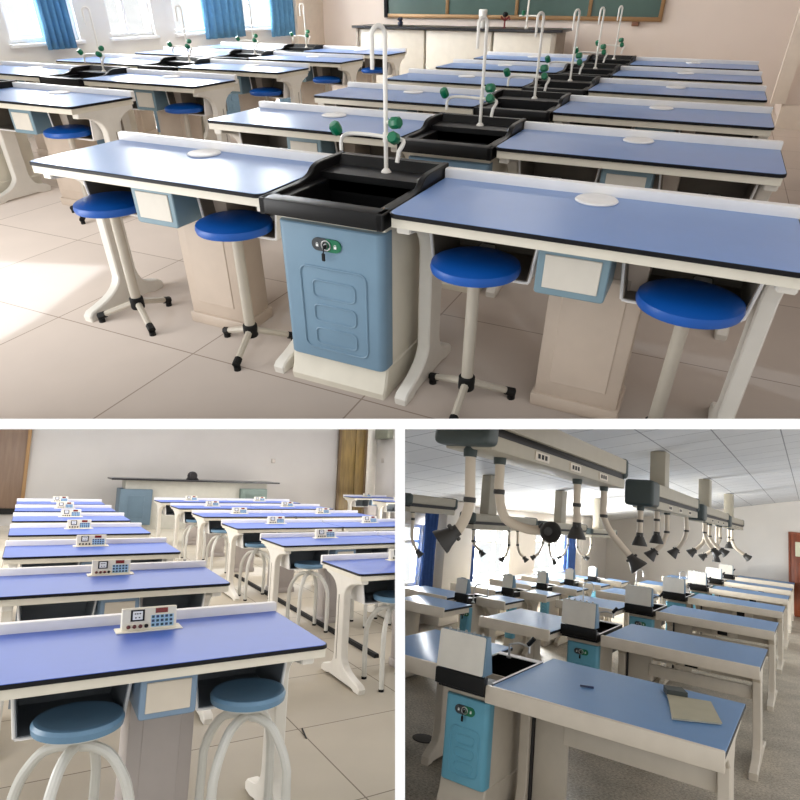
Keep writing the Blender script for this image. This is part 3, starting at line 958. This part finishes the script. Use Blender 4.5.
struct(c.build('ceiling', CEIL3, smooth=False), 'tiled sloping ceiling of the lower right classroom')
XV = -3.30
w3 = [(2.6, 4.60), (5.98, 7.82), (9.15, 10.95)]
z0, z1 = 0.56, 1.44
m = MB()
m.box(XV - 0.16, XV, 0.5, 14.6, 0, z0); m.box(XV - 0.16, XV, 0.5, 14.6, z1, 1.86)
ys = [0.5] + [v for w in w3 for v in w] + [14.6]
for i in range(0, len(ys), 2):
    m.box(XV - 0.16, XV, ys[i], ys[i + 1], z0, z1)
struct(m.build('wall_lower_right_windows', WALL3), 'window wall of the lower right classroom')
window('window_4', XV, *w3[0], z0, z1, [0.5], 'bright window at the left edge of the lower right classroom', depth=0.16, trans=0.72)
window('window_5', XV, *w3[1], z0, z1, [0.33, 0.70], 'bright three-light window behind the second bench column', depth=0.16, trans=0.72)
window('window_6', XV, *w3[2], z0, z1, [0.33, 0.70], 'bright window farthest along the left wall', depth=0.16, trans=0.72)
struct(MB().box(XV, XV + 0.26, 4.84, 5.74, 0.0, 1.84, 0.01).build('wall_pillar', WALL3), 'square pillar between the left windows')
struct(MB().box(XV, XV + 0.26, 11.5, 12.1, 0.0, 1.84, 0.01).build('wall_pillar', WALL3), 'square pillar after the farthest window')
curtain('navy curtain left of the near pillar in the lower right classroom', XV + 0.12, 4.42, 4.82, 0.48, 1.62, CURT3, 4, 0.03, 'navy curtains', 0.2)
curtain('navy curtain right of the near pillar, beside the wide window', XV + 0.12, 5.76, 6.12, 0.50, 1.30, CURT3, 4, 0.03, 'navy curtains')
curtain('navy curtain at the farthest window of the lower right classroom', XV + 0.12, 10.86, 11.46, 0.46, 1.36, CURT3, 4, 0.03, 'navy curtains')
RAD = mat('red_brown_radiator', (150, 92, 78), 0.5)
def radiator(label, y0, y1):
    b = MB()
    n = int((y1 - y0) / 0.12)
    for i in range(n):
        y = y0 + (y1 - y0) * i / n
        b.box(XV + 0.05, XV + 0.15, y + 0.01, y + (y1 - y0) / n - 0.015, 0.10, 0.50, 0.02, 2)
    b.box(XV + 0.07, XV + 0.13, y0, y1, 0.42, 0.46); b.box(XV + 0.07, XV + 0.13, y0, y1, 0.14, 0.18)
    b.box(XV + 0.07, XV + 0.13, y0 + 0.1, y0 + 0.14, 0.0, 0.12); b.box(XV + 0.07, XV + 0.13, y1 - 0.14, y1 - 0.10, 0.0, 0.12)
    b.box(XV + 0.002, XV + 0.06, y0 + 0.3, y0 + 0.34, 0.3, 0.34)
    tag(b.build('radiator', RAD), label, 'radiator', 'radiators under the windows')
radiator('red brown radiator under the left-edge window', 3.0, 4.4)
radiator('red brown radiator under the wide three-light window', 6.2, 7.9)
radiator('red brown radiator between the wide and the farthest window', 8.1, 9.1)
r = bpy.data.objects.new('door_4', None); COL.objects.link(r); r.location = (1.075, 14.54, 0); struct(r, 'red brown wooden door at the right edge of the lower right classroom')
RED = wood_mat('red_brown_wood', (104, 48, 22), (136, 66, 32))
b = MB(); b.box(0, 0.9, -0.04, 0, 0, 1.92, 0.004)
for q in ((0.12, 0.42, 0.15, 0.75), (0.12, 0.42, 0.85, 1.25)):
    b.box(q[0], q[1], -0.055, -0.03, q[2], q[3], 0.008)
b.build('door_leaf', RED, r)
MB().box(0.10, 0.42, -0.055, -0.03, 1.40, 1.74, 0.004).build('door_glass', mat('pale_door_glass', (206, 204, 176), 0.2), r)
MB().box(-0.04, 0.0, -0.06, 0.0, 0, 1.96, 0.004).box(-0.04, 0.94, -0.06, 0, 1.92, 1.97, 0.004).build('door_frame', RED, r)

def island_table(label, L, W, loc, group, H=0.78, full=True, f0=0.03, lx=0.05, cf=0.46):
    root = thing('lab_table', label, 'table', loc, 0, group)
    MB().box(0.0, L, 0.02, W, H - 0.022, H - 0.003, 0.002, 1).build('edge_band', BLACKEDGE, root)
    MB().box(0.003, L - 0.003, 0.02, W - 0.004, H - 0.012, H, 0.0015, 1).build('tabletop', BLUE3, root)
    MB().box(-0.0, L, 0.0, 0.03, H - 0.075, H + 0.016, 0.006).build('rear_ledge', LEDGE3, root)
    m = MB()
    m.box(0.02, L - 0.02, W - 0.05, W - 0.03, H - 0.075, H - 0.02)
    m.box(0.02, 0.05, 0.03, W - 0.05, H - 0.075, H - 0.02); m.box(L - 0.05, L - 0.02, 0.03, W - 0.05, H - 0.075, H - 0.02)
    m.build('apron', LEDGE3, root)
    for x in ((0.05, L - 0.075) if full else (lx,)):
        c_ = W * cf
        lp = [(f0, 0), (f0 + .05, 0), (f0 + .07, 0.012), (W - 0.12, 0.012), (W - 0.1, 0), (W - 0.04, 0), (W - 0.04, 0.03), (c_ + .2, 0.07)]
        lp += [(q[0], q[1]) for q in bez((c_ + 0.12, 0.085, 0), (c_ + 0.085, 0.1, 0), (c_ + 0.08, 0.2, 0), 4)]
        lp += [(c_ + .08, H - 0.2), (c_ + .15, H - 0.1), (W - 0.1, H - 0.08), (W - 0.1, H - 0.03), (0.05, H - 0.03), (0.05, H - 0.08), (c_ - .2, H - 0.10), (c_ - .09, H - 0.17), (c_ - .08, 0.19), (c_ - .10, 0.12), (max(c_ - .2, f0 + .04), 0.075), (f0, 0.05)]
        MB().prism(lp, 'x', x, x + 0.06, bev=0.006).build('leg', BODY3 if x <= 0.06 else LEDGE3, root)
    if full:
        w = MB()
        w.box(0.125, 0.32, 0.46, 0.50, 0.06, H - 0.08, 0.006); w.build('pedestal', BODY3, root)
        MB().box(0.113, 0.124, 0.44, 0.47, 0.10, H - 0.09).build('slot', DARKSTRIP, root)
        MB().box(0.30, L - 0.08, 0.45, 0.48, 0.465, 0.565, 0.006).build('stretcher', LEDGE3, root)
        MB().box(0.30, L - 0.08, 0.52, 0.54, 0.585, 0.75).build('back_panel', BODY3, root)
        s = MB().box(0.52, 0.78, 0.495, 0.52, 0.59, 0.69, 0.006).build('socket_plate', LEDGE3, root)
        MB().box(0.58, 0.68, 0.482, 0.50, 0.60, 0.68, 0.004).build('socket', BLACKRUB, s)
    return root
BOXBLUE = mat('steel_blue_side', (104, 132, 152), 0.45)
BOXFACE = mat('ivory_box_face', (222, 218, 208), 0.45)
def sink_unit3(label, S, W, loc, group, H=0.78, box_h=0.205, tap=True):
    root = thing('sink_unit', label, 'sink', loc, 0, group)
    m = MB()
    m.box(0.0, S, -0.02, 0.03, H - 0.035, H + 0.050, 0.006)
    m.box(0.0, 0.02, 0.03, W, H - 0.06, H + 0.004, 0.003, 1); m.box(S - 0.02, S, 0.03, W, H - 0.06, H + 0.004, 0.003, 1)
    m.box(0.0, S, W - 0.06, W, H - 0.06, H + 0.001, 0.003, 1)
    m.box(0.02, S - 0.02, 0.03, 0.20, H - 0.06, H + 0.002, 0.003, 1)
    m.build('sink', BLACKPP, root)
    MB().box(0.0, S, W - 0.065, W + 0.004, H + 0.001, H + 0.007, 0.002, 1).box(S - 0.012, S, 0.10, W - 0.065, H + 0.001, H + 0.007, 0.002, 1).build('rim', LEDGE, root)  # white edging; the back strip's white stands in for a reflection
    n = MB()
    n.box(0.02, S - 0.02, 0.19, W - 0.05, H - 0.22, H - 0.21)
    n.box(0.012, 0.02, 0.19, W - 0.05, H - 0.22, H - 0.01); n.box(S - 0.02, S - 0.012, 0.19, W - 0.05, H - 0.22, H - 0.01)
    n.box(0.02, S - 0.02, 0.185, 0.20, H - 0.22, H - 0.01); n.box(0.02, S - 0.02, W - 0.06, W - 0.045, H - 0.22, H - 0.01)
    n.build('basin', BLACKPP, root)
    # upright splash box standing on the sink's near edge
    zb = H + 0.055
    p = MB()
    p.prism([(-0.012, zb), (0.095, zb), (0.050, zb + box_h), (0.004, zb + box_h)], 'x', 0.006, S - 0.006, bev=0.005, seg=2)
    bx = p.build('splash_box', BOXBLUE, root)
    f = MB()
    poly = rrect(0.004, S - 0.016, -0.002, box_h - 0.003, 0.010, 3)
    f.prism(poly, 'y', -0.004, 0.004)
    sh = Matrix.Translation((0, -0.013, zb + 0.003)) @ Matrix.Rotation(-math.atan2(0.016, box_h), 4, 'X')
    bmesh.ops.transform(f.bm, matrix=sh, verts=f.bm.verts[:])
    f.build('face_plate', BOXFACE, bx)
    k = MB()
    for i in range(5):
        k.lathe([(0.008, 0), (0.008, 0.012), (0.004, 0.016)], 8, (0.05 + i * (S - 0.1) / 4, 0.028, zb + box_h - 0.002))
    k.build('gas_nozzles', CHROME, bx)
    cabinet(root, 0.035, S - 0.002, 0.06, 0.55, DOOR3, BODY3, 0.232, 0.685)
    if tap:
        q = MB()
        q.lathe([(0.016, 0), (0.016, 0.01), (0.008, 0.02)], 12, (S * .35, W - 0.10, H + 0.002))
        q.tube([(S * .35, W - 0.10, H), (S * .35, W - 0.10, H + 0.09), (S * .35 + 0.07, W - 0.10, H + 0.11), (S * .35 + 0.14, W - 0.10, H + 0.10), (S * .35 + 0.14, W - 0.10, H + 0.06)], 0.008, 8)
        t_ = q.build('tap', CHROME, root)
        MB().tube([(S * .35 + 0.13, W - 0.10, H + 0.11), (S * .35 + 0.17, W - 0.10, H + 0.16)], 0.015, 8).build('tap_handle', BLACKRUB, t_)
    return root
L3, W3, P3 = 1.162, 1.069, 2.233
G3R, G3L, G3S = 'right-hand benches of the lower right classroom', 'left-hand benches of the middle column', 'sinks with splash boxes in the middle column'
tr = island_table('blue bench with beige ledge at the bottom right, papers lying on it', L3, W3, (0, 0, 0), G3R)
for k in range(1, 7):
    dup(tr, 'blue bench with beige ledge, {} of the right-hand row in the lower right classroom'.format(ORD[k]), (0, k * P3, 0), 0, G3R)
S3 = 0.31
sr = sink_unit3('sink with ivory splash box on turquoise cabinet at the front of the lower right classroom', S3, W3 * .82, (-S3 + 0.0, 0, 0), G3S)
for k in range(1, 7):
    dup(sr, 'sink with ivory splash box, {} from the front, middle column'.format(ORD[k]), (-S3 - 0.035, k * P3, 0), 0, G3S)
tl = island_table('short blue bench left of the nearest splash box, at the left edge', 0.66, 0.97, (-S3 - 0.665, 0.14, 0), G3L, full=False, lx=0.24, cf=0.74, f0=0.50)
for k, y in ((1, 1.95), (2, 3.95), (3, 5.6), (4, 7.9), (5, 10.2)):
    dup(tl, 'short white-topped bench left of the {} splash box'.format(ORD[k]), (-S3 - 0.70, y, 0), 0, G3L)
G3W = 'benches of the window column'
tw = island_table('small bench with black-edged top at the left edge, lit by the window', 0.62, 0.60, (-2.0, 1.95, 0), G3W, full=False)
wy = [(-1.735, 2.83), (-1.69, 3.96), (-1.675, 5.08), (-1.66, 6.20), (-1.63, 7.30)]
for i, (x, y) in enumerate(wy):
    lb = 'small window-side bench right of the {} window-side splash box'.format(ORD[i])
    if i == 0:
        tv = island_table(lb, 0.34, 0.56, (x + 0.155, y + 0.20, 0), G3W, full=False)
    else:
        dup(tv, lb, (x + 0.155, y + 0.20, 0), 0, G3W)
    dup(tw, 'small window-side bench left of the {} window-side splash box'.format(ORD[i]), (x - 0.625, y - 0.20, 0), 0, G3W)
sw = sink_unit3('window-side sink with ivory splash box, nearest the left edge', 0.15, 0.50, (wy[0][0], wy[0][1], 0), 'window-side sinks', box_h=0.15, tap=False)
for i, (x, y) in enumerate(wy[1:]):
    dup(sw, 'window-side sink with ivory splash box, {} of its column'.format(ORD[i + 1]), (x, y, 0), 0, 'window-side sinks')

def swan(label, loc, h, r, dirx, diry):
    b = MB()
    b.lathe([(0.02, 0), (0.02, 0.008), (0.009, 0.016)], 12)
    pts = [(0, 0, 0), (0, 0, h - r)]
    for i in range(1, 11):
        t = PI * i / 10
        o = r - r * math.cos(t)
        pts.append((dirx * o, diry * o, h - r + r * math.sin(t)))
    pts.append((dirx * 2 * r, diry * 2 * r, h - r - 0.05))
    b.tube(pts, 0.007, 8)
    tag(b.build('swan_neck_faucet', CHROME, loc=loc), label, 'faucet', 'chrome swan-neck faucets')
swan('tall chrome faucet behind the left-edge bench', (-1.44, 2.68, 0.78), 0.20, 0.075, 0.9, 0.4)
swan('tall chrome faucet behind the second splash box', (-0.66, 3.88, 0.78), 0.28, 0.055, 0.95, 0.3)
swan('slim chrome faucet behind the third splash box', (-0.74, 6.80, 0.78), 0.30, 0.05, 0.95, 0.3)
swan('slim chrome faucet far behind the fourth splash box', (-0.30, 7.86, 0.78), 0.30, 0.05, 0.95, 0.3)

# papers on the near bench
pp = thing('notebook', 'grey-beige notebook lying on the bottom right bench', 'notebook', (0.945, 0.62, 0.782), math.radians(10))
PAPER = mat('grey_beige_paper', (176, 172, 150), 0.8)
MB().prism([(-0.10, -0.27), (0.13, -0.17), (0.10, 0.24), (-0.13, 0.20)], 'z', 0.006, 0.010).build('cover', PAPER, pp)
MB().prism([(-0.105, -0.265), (0.125, -0.165), (0.095, 0.235), (-0.125, 0.195)], 'z', 0.0, 0.006).build('pages', mat('white_paper', (222, 220, 206), 0.8), pp)
MB().prism([(-0.13, 0.20), (-0.02, 0.22), (-0.05, 0.33), (-0.15, 0.30)], 'z', 0.0, 0.035).build('folded_edge', mat('dark_grey_folder', (66, 72, 70), 0.6), pp)
tag(MB().tube([(0.36, 0.52, 0.787), (0.43, 0.55, 0.787)], 0.006, 8).build('pen', mat('dark_blue_pen', (28, 44, 84), 0.4)), 'short dark pen lying on the bottom right bench', 'pen')
tag(MB().lathe([(0.085, 0.0), (0.085, 0.006), (0.075, 0.008)], 24, (-0.95, 1.03, 0.001)).build('drain_cover', mat('dark_drain_iron', (36, 32, 30), 0.6)), 'round dark drain cover in the terrazzo floor at the left', 'drain cover')

# fume extraction units hung from the ceiling
def ring(b, p, d, r):
    M = Vector((0, 0, 1)).rotation_difference(Vector(d).normalized()).to_matrix()
    b.lathe([(r * 1.12, -0.012), (r * 1.2, 0.0), (r * 1.12, 0.012)], 14, p, M)
def hose_arm(root, pts, r, hood_dir, hs=1.0):
    P = [Vector(p) - Vector(root.location) for p in pts]
    b = MB()
    d_ = Vector(hood_dir).normalized()
    P.append(P[-1] + d_ * r * 1.6)
    path = [P[0]] + ([] if len(P) < 3 else [P[0] * .5 + P[1] * .5]) + P[1:]
    b.tube(smooth_path(path, 5), r, 12)
    a = b.build('arm', HOSE, root)
    c = MB()
    c.lathe([(r * 1.25, -r * 1.6), (r * 1.35, -r * .3), (r * 1.15, r * .5)], 14, P[0])
    c.build('swivel', DUCTDARK, a)
    if len(P) > 2:
        d = MB(); ring(d, P[1], (0, 0, 1), r); d.build('joint_ring', HOOD, a)
    h = MB()
    M = Vector((0, 0, 1)).rotation_difference(Vector(hood_dir).normalized()).to_matrix()
    R = r * hs
    h.lathe([(r * 1.15, -r * 1.6), (r * 1.2, -r * .4), (r * 1.5, 0.0), (R * 2.0, R * 1.3), (R * 2.5, R * 2.3), (R * 2.6, R * 2.9), (R * 2.4, R * 2.85), (R * 1.6, R * 1.6), (r * .9, R * 0.6), (r * .1, R * 0.35)], 20, P[-1], M)
    h.build('hood', HOOD, a)
    k = MB()
    k.box(-r * 1.9, r * 1.9, -r * .6, r * .6, -r * 1.0, -r * .2, r * .2, 1)
    bmesh.ops.transform(k.bm, matrix=Matrix.Translation(P[-1]) @ M.to_4x4(), verts=k.bm.verts[:])
    k.build('damper', HOOD, a)
def fume_unit(label, x, y0, y1, z0, z1, posts, arms, r, hw=0.11, near_cap=0.0, group='fume extraction units over the middle column', detail=True):
    root = thing('fume_extractor', label, 'fume extractor', (x, y0, z0), 0, group)
    L = y1 - y0
    H = z1 - z0
    MB().box(-hw, hw, 0.0, L, H * .50, H, 0.012).build('rail_housing', DUCT, root)
    MB().box(-hw * .84, hw * .84, 0.02, L - 0.02, H * .28, H * .54).build('dark_slot', DARKSTRIP, root)
    ch = MB().box(-hw * .92, hw * .92, 0.02, L - 0.03, 0.0, H * .32, 0.008).build('service_channel', DUCT, root)
    if detail:
        for q in (0.22, 0.45, 0.70):
            MB().box(hw * .90, hw * .97, L * q, L * q + 0.20, H * .06, H * .27, 0.004).build('socket_plate', LEDGE3, ch)
            s = MB()
            for i in range(3):
                s.box(hw * .96, hw * .985, L * q + 0.03 + 0.05 * i, L * q + 0.06 + 0.05 * i, H * .11, H * .22)
            s.build('socket', BLACKRUB, ch)
    MB().box(-hw * 1.06, hw * 1.06, -0.015 - near_cap, 0.06, H * (.36 if not near_cap else 0.05), H * 1.05, 0.03, 3).build('end_cap', DUCTDARK, root)
    MB().box(-hw * 1.06, hw * 1.06, L - 0.06, L + 0.015, H * .34, H * 1.05, 0.03, 3).build('end_cap', DUCTDARK, root)
    for py in posts:
        MB().box(-hw * .62, hw * .62, py - y0 - 0.11, py - y0 + 0.11, H * .9, zc(x - hw * .3) - z0, 0.006).build('post', DUCT, root)
    for pts, hd, hs in arms:
        hose_arm(root, pts, r, hd, hs)
    return root
X0 = 0.2
fume_unit('large fume extraction duct hanging at the top left of the lower right classroom, nearest', X0, -0.82, 1.58, 2.005, 2.225, [], [
    ([(0.2, -0.775, 2.01), (0.2, -0.745, 1.778), (0.182, -0.738, 1.70), (0.152, -0.742, 1.640)], (-0.62, -0.35, -0.6), 0.95),
    ([(0.2, -0.451, 2.01), (0.198, -0.43, 1.836), (0.221, -0.388, 1.71), (0.308, -0.308, 1.667), (0.385, -0.260, 1.670)], (0.55, -0.75, -0.05), 0.85),
    ([(0.2, 0.784, 2.01), (0.2, 0.80, 1.834), (0.2, 0.82, 1.72)], (0.0, 0.0, -1.0), 1.0),
    ([(0.2, 1.423, 2.01), (0.2, 1.45, 1.786), (0.239, 1.49, 1.68), (0.307, 1.55, 1.584), (0.360, 1.60, 1.515)], (0.62, 0.1, -0.75), 1.1)], 0.024, hw=0.13, near_cap=0.06)
fume_unit('fume extraction duct with ceiling post, second along the middle column', X0, 2.78, 5.30, 1.91, 2.145, [3.45], [
    ([(0.2, 2.64, 1.92), (0.2, 2.64, 1.785), (0.2, 2.64, 1.68)], (0, 0, -1), 1.0),
    ([(0.2, 3.362, 1.946), (0.2, 3.37, 1.817), (0.2, 3.38, 1.70)], (0, 0, -1), 1.0),
    ([(0.2, 3.892, 1.93), (0.2, 3.90, 1.705), (0.16, 3.90, 1.584), (0.10, 3.89, 1.505)], (-0.6, -0.1, -0.75), 1.0),
    ([(0.2, 5.108, 1.982), (0.205, 5.13, 1.738), (0.174, 5.14, 1.611), (0.11, 5.13, 1.51)], (-0.6, -0.1, -0.75), 1.0)], 0.026, hw=0.12, near_cap=0.22)
fume_unit('fume extraction duct with ceiling post, third along the middle column', X0, 5.95, 8.75, 1.885, 2.10, [6.75], [
    ([(0.23, 6.50, 1.92), (0.23, 6.52, 1.74), (0.26, 6.55, 1.63), (0.32, 6.60, 1.53)], (0.6, 0.2, -0.75), 1.0),
    ([(0.2, 6.90, 1.90), (0.192, 6.92, 1.705), (0.154, 6.92, 1.585), (0.07, 6.88, 1.48)], (-0.7, -0.2, -0.6), 1.0),
    ([(0.2, 7.3, 1.90), (0.198, 7.32, 1.693), (0.246, 7.36, 1.60), (0.33, 7.42, 1.52)], (0.7, 0.2, -0.6), 1.0),
    ([(0.2, 8.595, 1.90), (0.198, 8.625, 1.677), (0.139, 8.617, 1.518), (0.0, 8.55, 1.38)], (-0.7, -0.2, -0.6), 1.0),
    ([(0.2, 8.2, 1.90), (0.195, 8.22, 1.557), (0.193, 8.24, 1.40)], (0, 0, -1), 1.0)], 0.026, hw=0.12, near_cap=0.22)
fume_unit('small fume extraction duct farthest along the middle column', X0, 9.15, 11.6, 1.87, 2.075, [9.95], [
    ([(0.2, 10.535, 1.89), (0.198, 10.57, 1.652), (0.261, 10.62, 1.505), (0.39, 10.72, 1.40)], (0.7, 0.3, -0.6), 1.0),
    ([(0.2, 9.95, 1.89), (0.2, 9.96, 1.70), (0.2, 9.96, 1.62)], (0, 0, -1), 1.0)], 0.028, hw=0.12, near_cap=0.22)
GW = 'fume extraction units along the windows'
XU = -1.6
fume_unit('pale fume duct in front of the left pillar and window', XU, 2.70, 4.55, 1.53, 1.70, [3.22], [
    ([(XU, 2.88, 1.54), (XU, 2.89, 1.396), (-1.575, 2.92, 1.34), (-1.54, 2.95, 1.30)], (0.6, 0.2, -0.7), 0.9),
    ([(XU, 3.847, 1.54), (XU, 3.87, 1.35), (-1.624, 3.88, 1.25), (-1.65, 3.87, 1.20)], (-0.6, -0.1, -0.75), 0.9),
    ([(XU, 4.112, 1.54), (XU, 4.14, 1.351), (-1.577, 4.17, 1.253), (-1.54, 4.21, 1.21)], (0.6, 0.3, -0.7), 0.9)], 0.016, hw=0.09, group=GW, detail=False)
fume_unit('pale fume duct in front of the farthest window', XU, 5.0, 6.75, 1.50, 1.67, [5.67], [
    ([(XU, 5.02, 1.51), (XU, 5.03, 1.376), (-1.638, 5.03, 1.249), (-1.69, 5.01, 1.19)], (-0.7, -0.2, -0.6), 0.9),
    ([(XU, 5.255, 1.51), (XU, 5.28, 1.348), (-1.58, 5.31, 1.225), (-1.555, 5.34, 1.15)], (0.4, 0.2, -0.8), 0.9),
    ([(XU, 6.081, 1.51), (XU, 6.10, 1.346), (-1.642, 6.10, 1.221), (-1.69, 6.08, 1.165)], (-0.7, -0.2, -0.6), 0.9),
    ([(XU, 6.52, 1.51), (XU, 6.55, 1.314), (-1.564, 6.59, 1.225), (-1.50, 6.65, 1.18)], (0.7, 0.3, -0.6), 0.9)], 0.016, hw=0.09, group=GW, detail=False)
fume_unit('pale fume duct farthest along the windows', XU, 7.05, 8.6, 1.48, 1.62, [7.64], [
    ([(XU, 7.273, 1.49), (XU, 7.30, 1.344), (-1.632, 7.31, 1.208), (-1.67, 7.295, 1.16)], (-0.7, -0.2, -0.6), 0.9)], 0.016, hw=0.09, group=GW, detail=False)
fume_unit('pale fume duct at the left edge with one hose before the window', XU, 1.40, 2.30, 1.66, 1.82, [], [
    ([(XU, 1.602, 1.677), (-1.601, 1.618, 1.594), (-1.605, 1.64, 1.42), (-1.575, 1.69, 1.31)], (0.5, 0.4, -0.7), 0.9)], 0.016, hw=0.09, group=GW, detail=False)

# ================================================================== place the three rooms and cut the section
bpy.context.view_layer.update()
R1 = Matrix(CAM[1][0]); C1 = Vector(CAM[1][1])
for o in list(COL.objects):
    if o.parent is None and o.name in ROOM_OF:
        r = ROOM_OF[o.name]
        if r != 1:
            o.matrix_world = frame(r) @ o.matrix_world
bpy.context.view_layer.update()

# the section planes: the storey floor line between upper and lower rooms, the partition between the lower rooms
CR, CD, CF = Vector(CAM[1][0][0]), Vector(CAM[1][0][1]), Vector(CAM[1][0][2])
N_FLOOR = (CD - CF * 0.04).normalized()
N_PART = CR.copy()
def depth_line(o):
    pass
def cut(o, n, keep_positive, off=0.0):
    """trim a mesh where it would run through the storey floor or the partition"""
    mw = o.matrix_world
    p0 = C1 + n * (off if keep_positive else -off)
    d = [n.dot(mw @ v.co - p0) * (1 if keep_positive else -1) for v in o.data.vertices]
    if not d or min(d) >= -1e-4:
        return True
    if max(d) <= 1e-4:
        return False
    if o.modifiers:
        dg = bpy.context.evaluated_depsgraph_get()
        me = bpy.data.meshes.new_from_object(o.evaluated_get(dg))
        o.modifiers.clear()
    else:
        me = o.data.copy()
    bm = bmesh.new()
    bm.from_mesh(me)
    inv = mw.inverted()
    nl = (mw.to_3x3().transposed() @ n).normalized()
    if keep_positive:
        nl = -nl
    res = bmesh.ops.bisect_plane(bm, geom=bm.verts[:] + bm.edges[:] + bm.faces[:], plane_co=inv @ p0, plane_no=nl, clear_outer=True, clear_inner=False)
    bmesh.ops.holes_fill(bm, edges=[e for e in res['geom_cut'] if isinstance(e, bmesh.types.BMEdge)], sides=0)
    bm.to_mesh(me)
    bm.free()
    o.data = me
    return True
def root_of(o):
    while o.parent:
        o = o.parent
    return o
dead = []
for o in list(COL.objects):
    if o.type != 'MESH':
        continue
    r = ROOM_OF.get(root_of(o).name)
    if r is None:
        continue
    ok = cut(o, N_FLOOR, r != 1)
    if ok and r == 2:
        ok = cut(o, N_PART, False, 0.009)
    if ok and r == 3:
        ok = cut(o, N_PART, True, 0.009)
    if not ok:
        dead.append(o)
def kill(o):
    for ch in list(o.children):
        kill(ch)
    bpy.data.objects.remove(o, do_unlink=True)
names = [o.name for o in dead]
for n in names:
    o = bpy.data.objects.get(n)
    if o:
        kill(o)
for o in [o for o in COL.objects if o.type == 'EMPTY' and not o.children]:
    bpy.data.objects.remove(o, do_unlink=True)

# storey floor edge and partition edge between the rooms (white painted concrete)
CAMROT = Matrix((CR, -CD, -CF)).transposed()
CM = Matrix.Translation(C1) @ CAMROT.to_4x4()
PAINT = mat('white_wall_edge_paint', (252, 252, 252), 0.9, var=0.005)
D0 = 1.0
def camp(x, y, z):            # metres right of, below and in front of the viewpoint
    return CM @ Vector((x, -y, -z))
hw = 5.25 / 600 * D0
vw = 5.0 / 600 * D0
z1_ = 2.33
b = MB()
def hexa(b, P):
    vs = [b.bm.verts.new(p) for p in P]
    for f in ((0, 1, 2, 3), (4, 5, 6, 7), (0, 1, 5, 4), (1, 2, 6, 5), (2, 3, 7, 6), (3, 0, 4, 7)):
        b.bm.faces.new([vs[i] for i in f])
X_ = 1.9
hexa(b, [camp(-X_, 0.04 * D0 - hw, D0), camp(X_, 0.04 * D0 - hw, D0), camp(X_, 0.04 * D0 + hw, D0), camp(-X_, 0.04 * D0 + hw, D0),
         camp(-X_, 0.04 * z1_ - hw, z1_), camp(X_, 0.04 * z1_ - hw, z1_), camp(X_, 0.04 * z1_ + hw, z1_), camp(-X_, 0.04 * z1_ + hw, z1_)])
CUR[0] = 1
struct(b.build('trim_floor_edge', PAINT, smooth=False), 'white edge of the storey floor between the upper and lower classrooms')
b = MB()
zz = 8.5
hexa(b, [camp(-vw, 0.04 * D0 + hw, D0), camp(vw, 0.04 * D0 + hw, D0), camp(vw, 0.8 * D0, D0), camp(-vw, 0.8 * D0, D0),
         camp(-vw, 0.04 * zz + hw, zz), camp(vw, 0.04 * zz + hw, zz), camp(vw, 0.70 * zz, zz), camp(-vw, 0.70 * zz, zz)])
struct(b.build('wall_partition', PAINT, smooth=False), 'white partition between the two lower classrooms')

# ================================================================== light
w = bpy.data.worlds.new('overcast_sky')
SC.world = w
w.use_nodes = True
bg = w.node_tree.nodes['Background']
bg.inputs['Color'].default_value = (1.0, 1.0, 1.0, 1)
bg.inputs['Strength'].default_value = 1.12

def area(name, room, loc, direction, sx, sy, power, col=(1, 1, 1)):
    l = bpy.data.lights.new(name, 'AREA')
    l.shape = 'RECTANGLE'
    l.size = sx; l.size_y = sy
    l.energy = power
    l.color = col
    o = bpy.data.objects.new(name, l)
    COL.objects.link(o)
    q = Vector(direction).to_track_quat('-Z', 'Y').to_matrix().to_4x4()
    o.matrix_world = frame(room) @ Matrix.Translation(loc) @ q
    return o
LP = dict(win1=112, fill1=22, win2=26, fill2=56, win3=380, fill3=0)
for i, (a, b_) in enumerate(wins):
    area('daylight', 1, (XW - 0.35, (a + b_) / 2, (zs + zt) / 2), (1, 0, -0.15), b_ - a, zt - zs, LP['win1'] * (b_ - a) * (zt - zs))
for x, y in ((-2.5, 2.5), (-2.5, 6.0), (0.5, 6.5)):
    if True:
        area('overhead_fill', 1, (x, y, 3.1), (0, 0, -1), 1.2, 0.3, LP['fill1'], (1, 0.96, 0.9))  # unseen overhead fill added to brighten the upper room
for x in (1.2, 4.5):
    for y in (4.5, 8.5):
        area('overhead_fill', 2, (x, y, 2.9), (0, 0, -1), 3.2, 2.8, LP['fill2'], (1, 0.97, 0.92))  # wide soft fill panels added out of view above the benches
for y in (1.6, 4.4, 7.2):
    area('daylight', 2, (-2.3, y, 1.7), (1, 0, -0.12), 2.2, 1.5, LP['win2'] * 3.3)
for a, b_ in ((4.62 - 0.25, 4.62), w3[1], w3[2]):
    area('daylight', 3, (XV - 0.30, (a + b_) / 2, (z0 + z1) / 2), (1, 0, -0.1), b_ - a, z1 - z0, LP['win3'] * (b_ - a) * (z1 - z0))

# ================================================================== camera
cd = bpy.data.cameras.new('camera')
cd.sensor_width = 36.0
cd.lens = 27.0
cd.clip_start = 0.05
cd.clip_end = 200
co = bpy.data.objects.new('camera', cd)
COL.objects.link(co)
co.matrix_world = CM
SC.camera = co
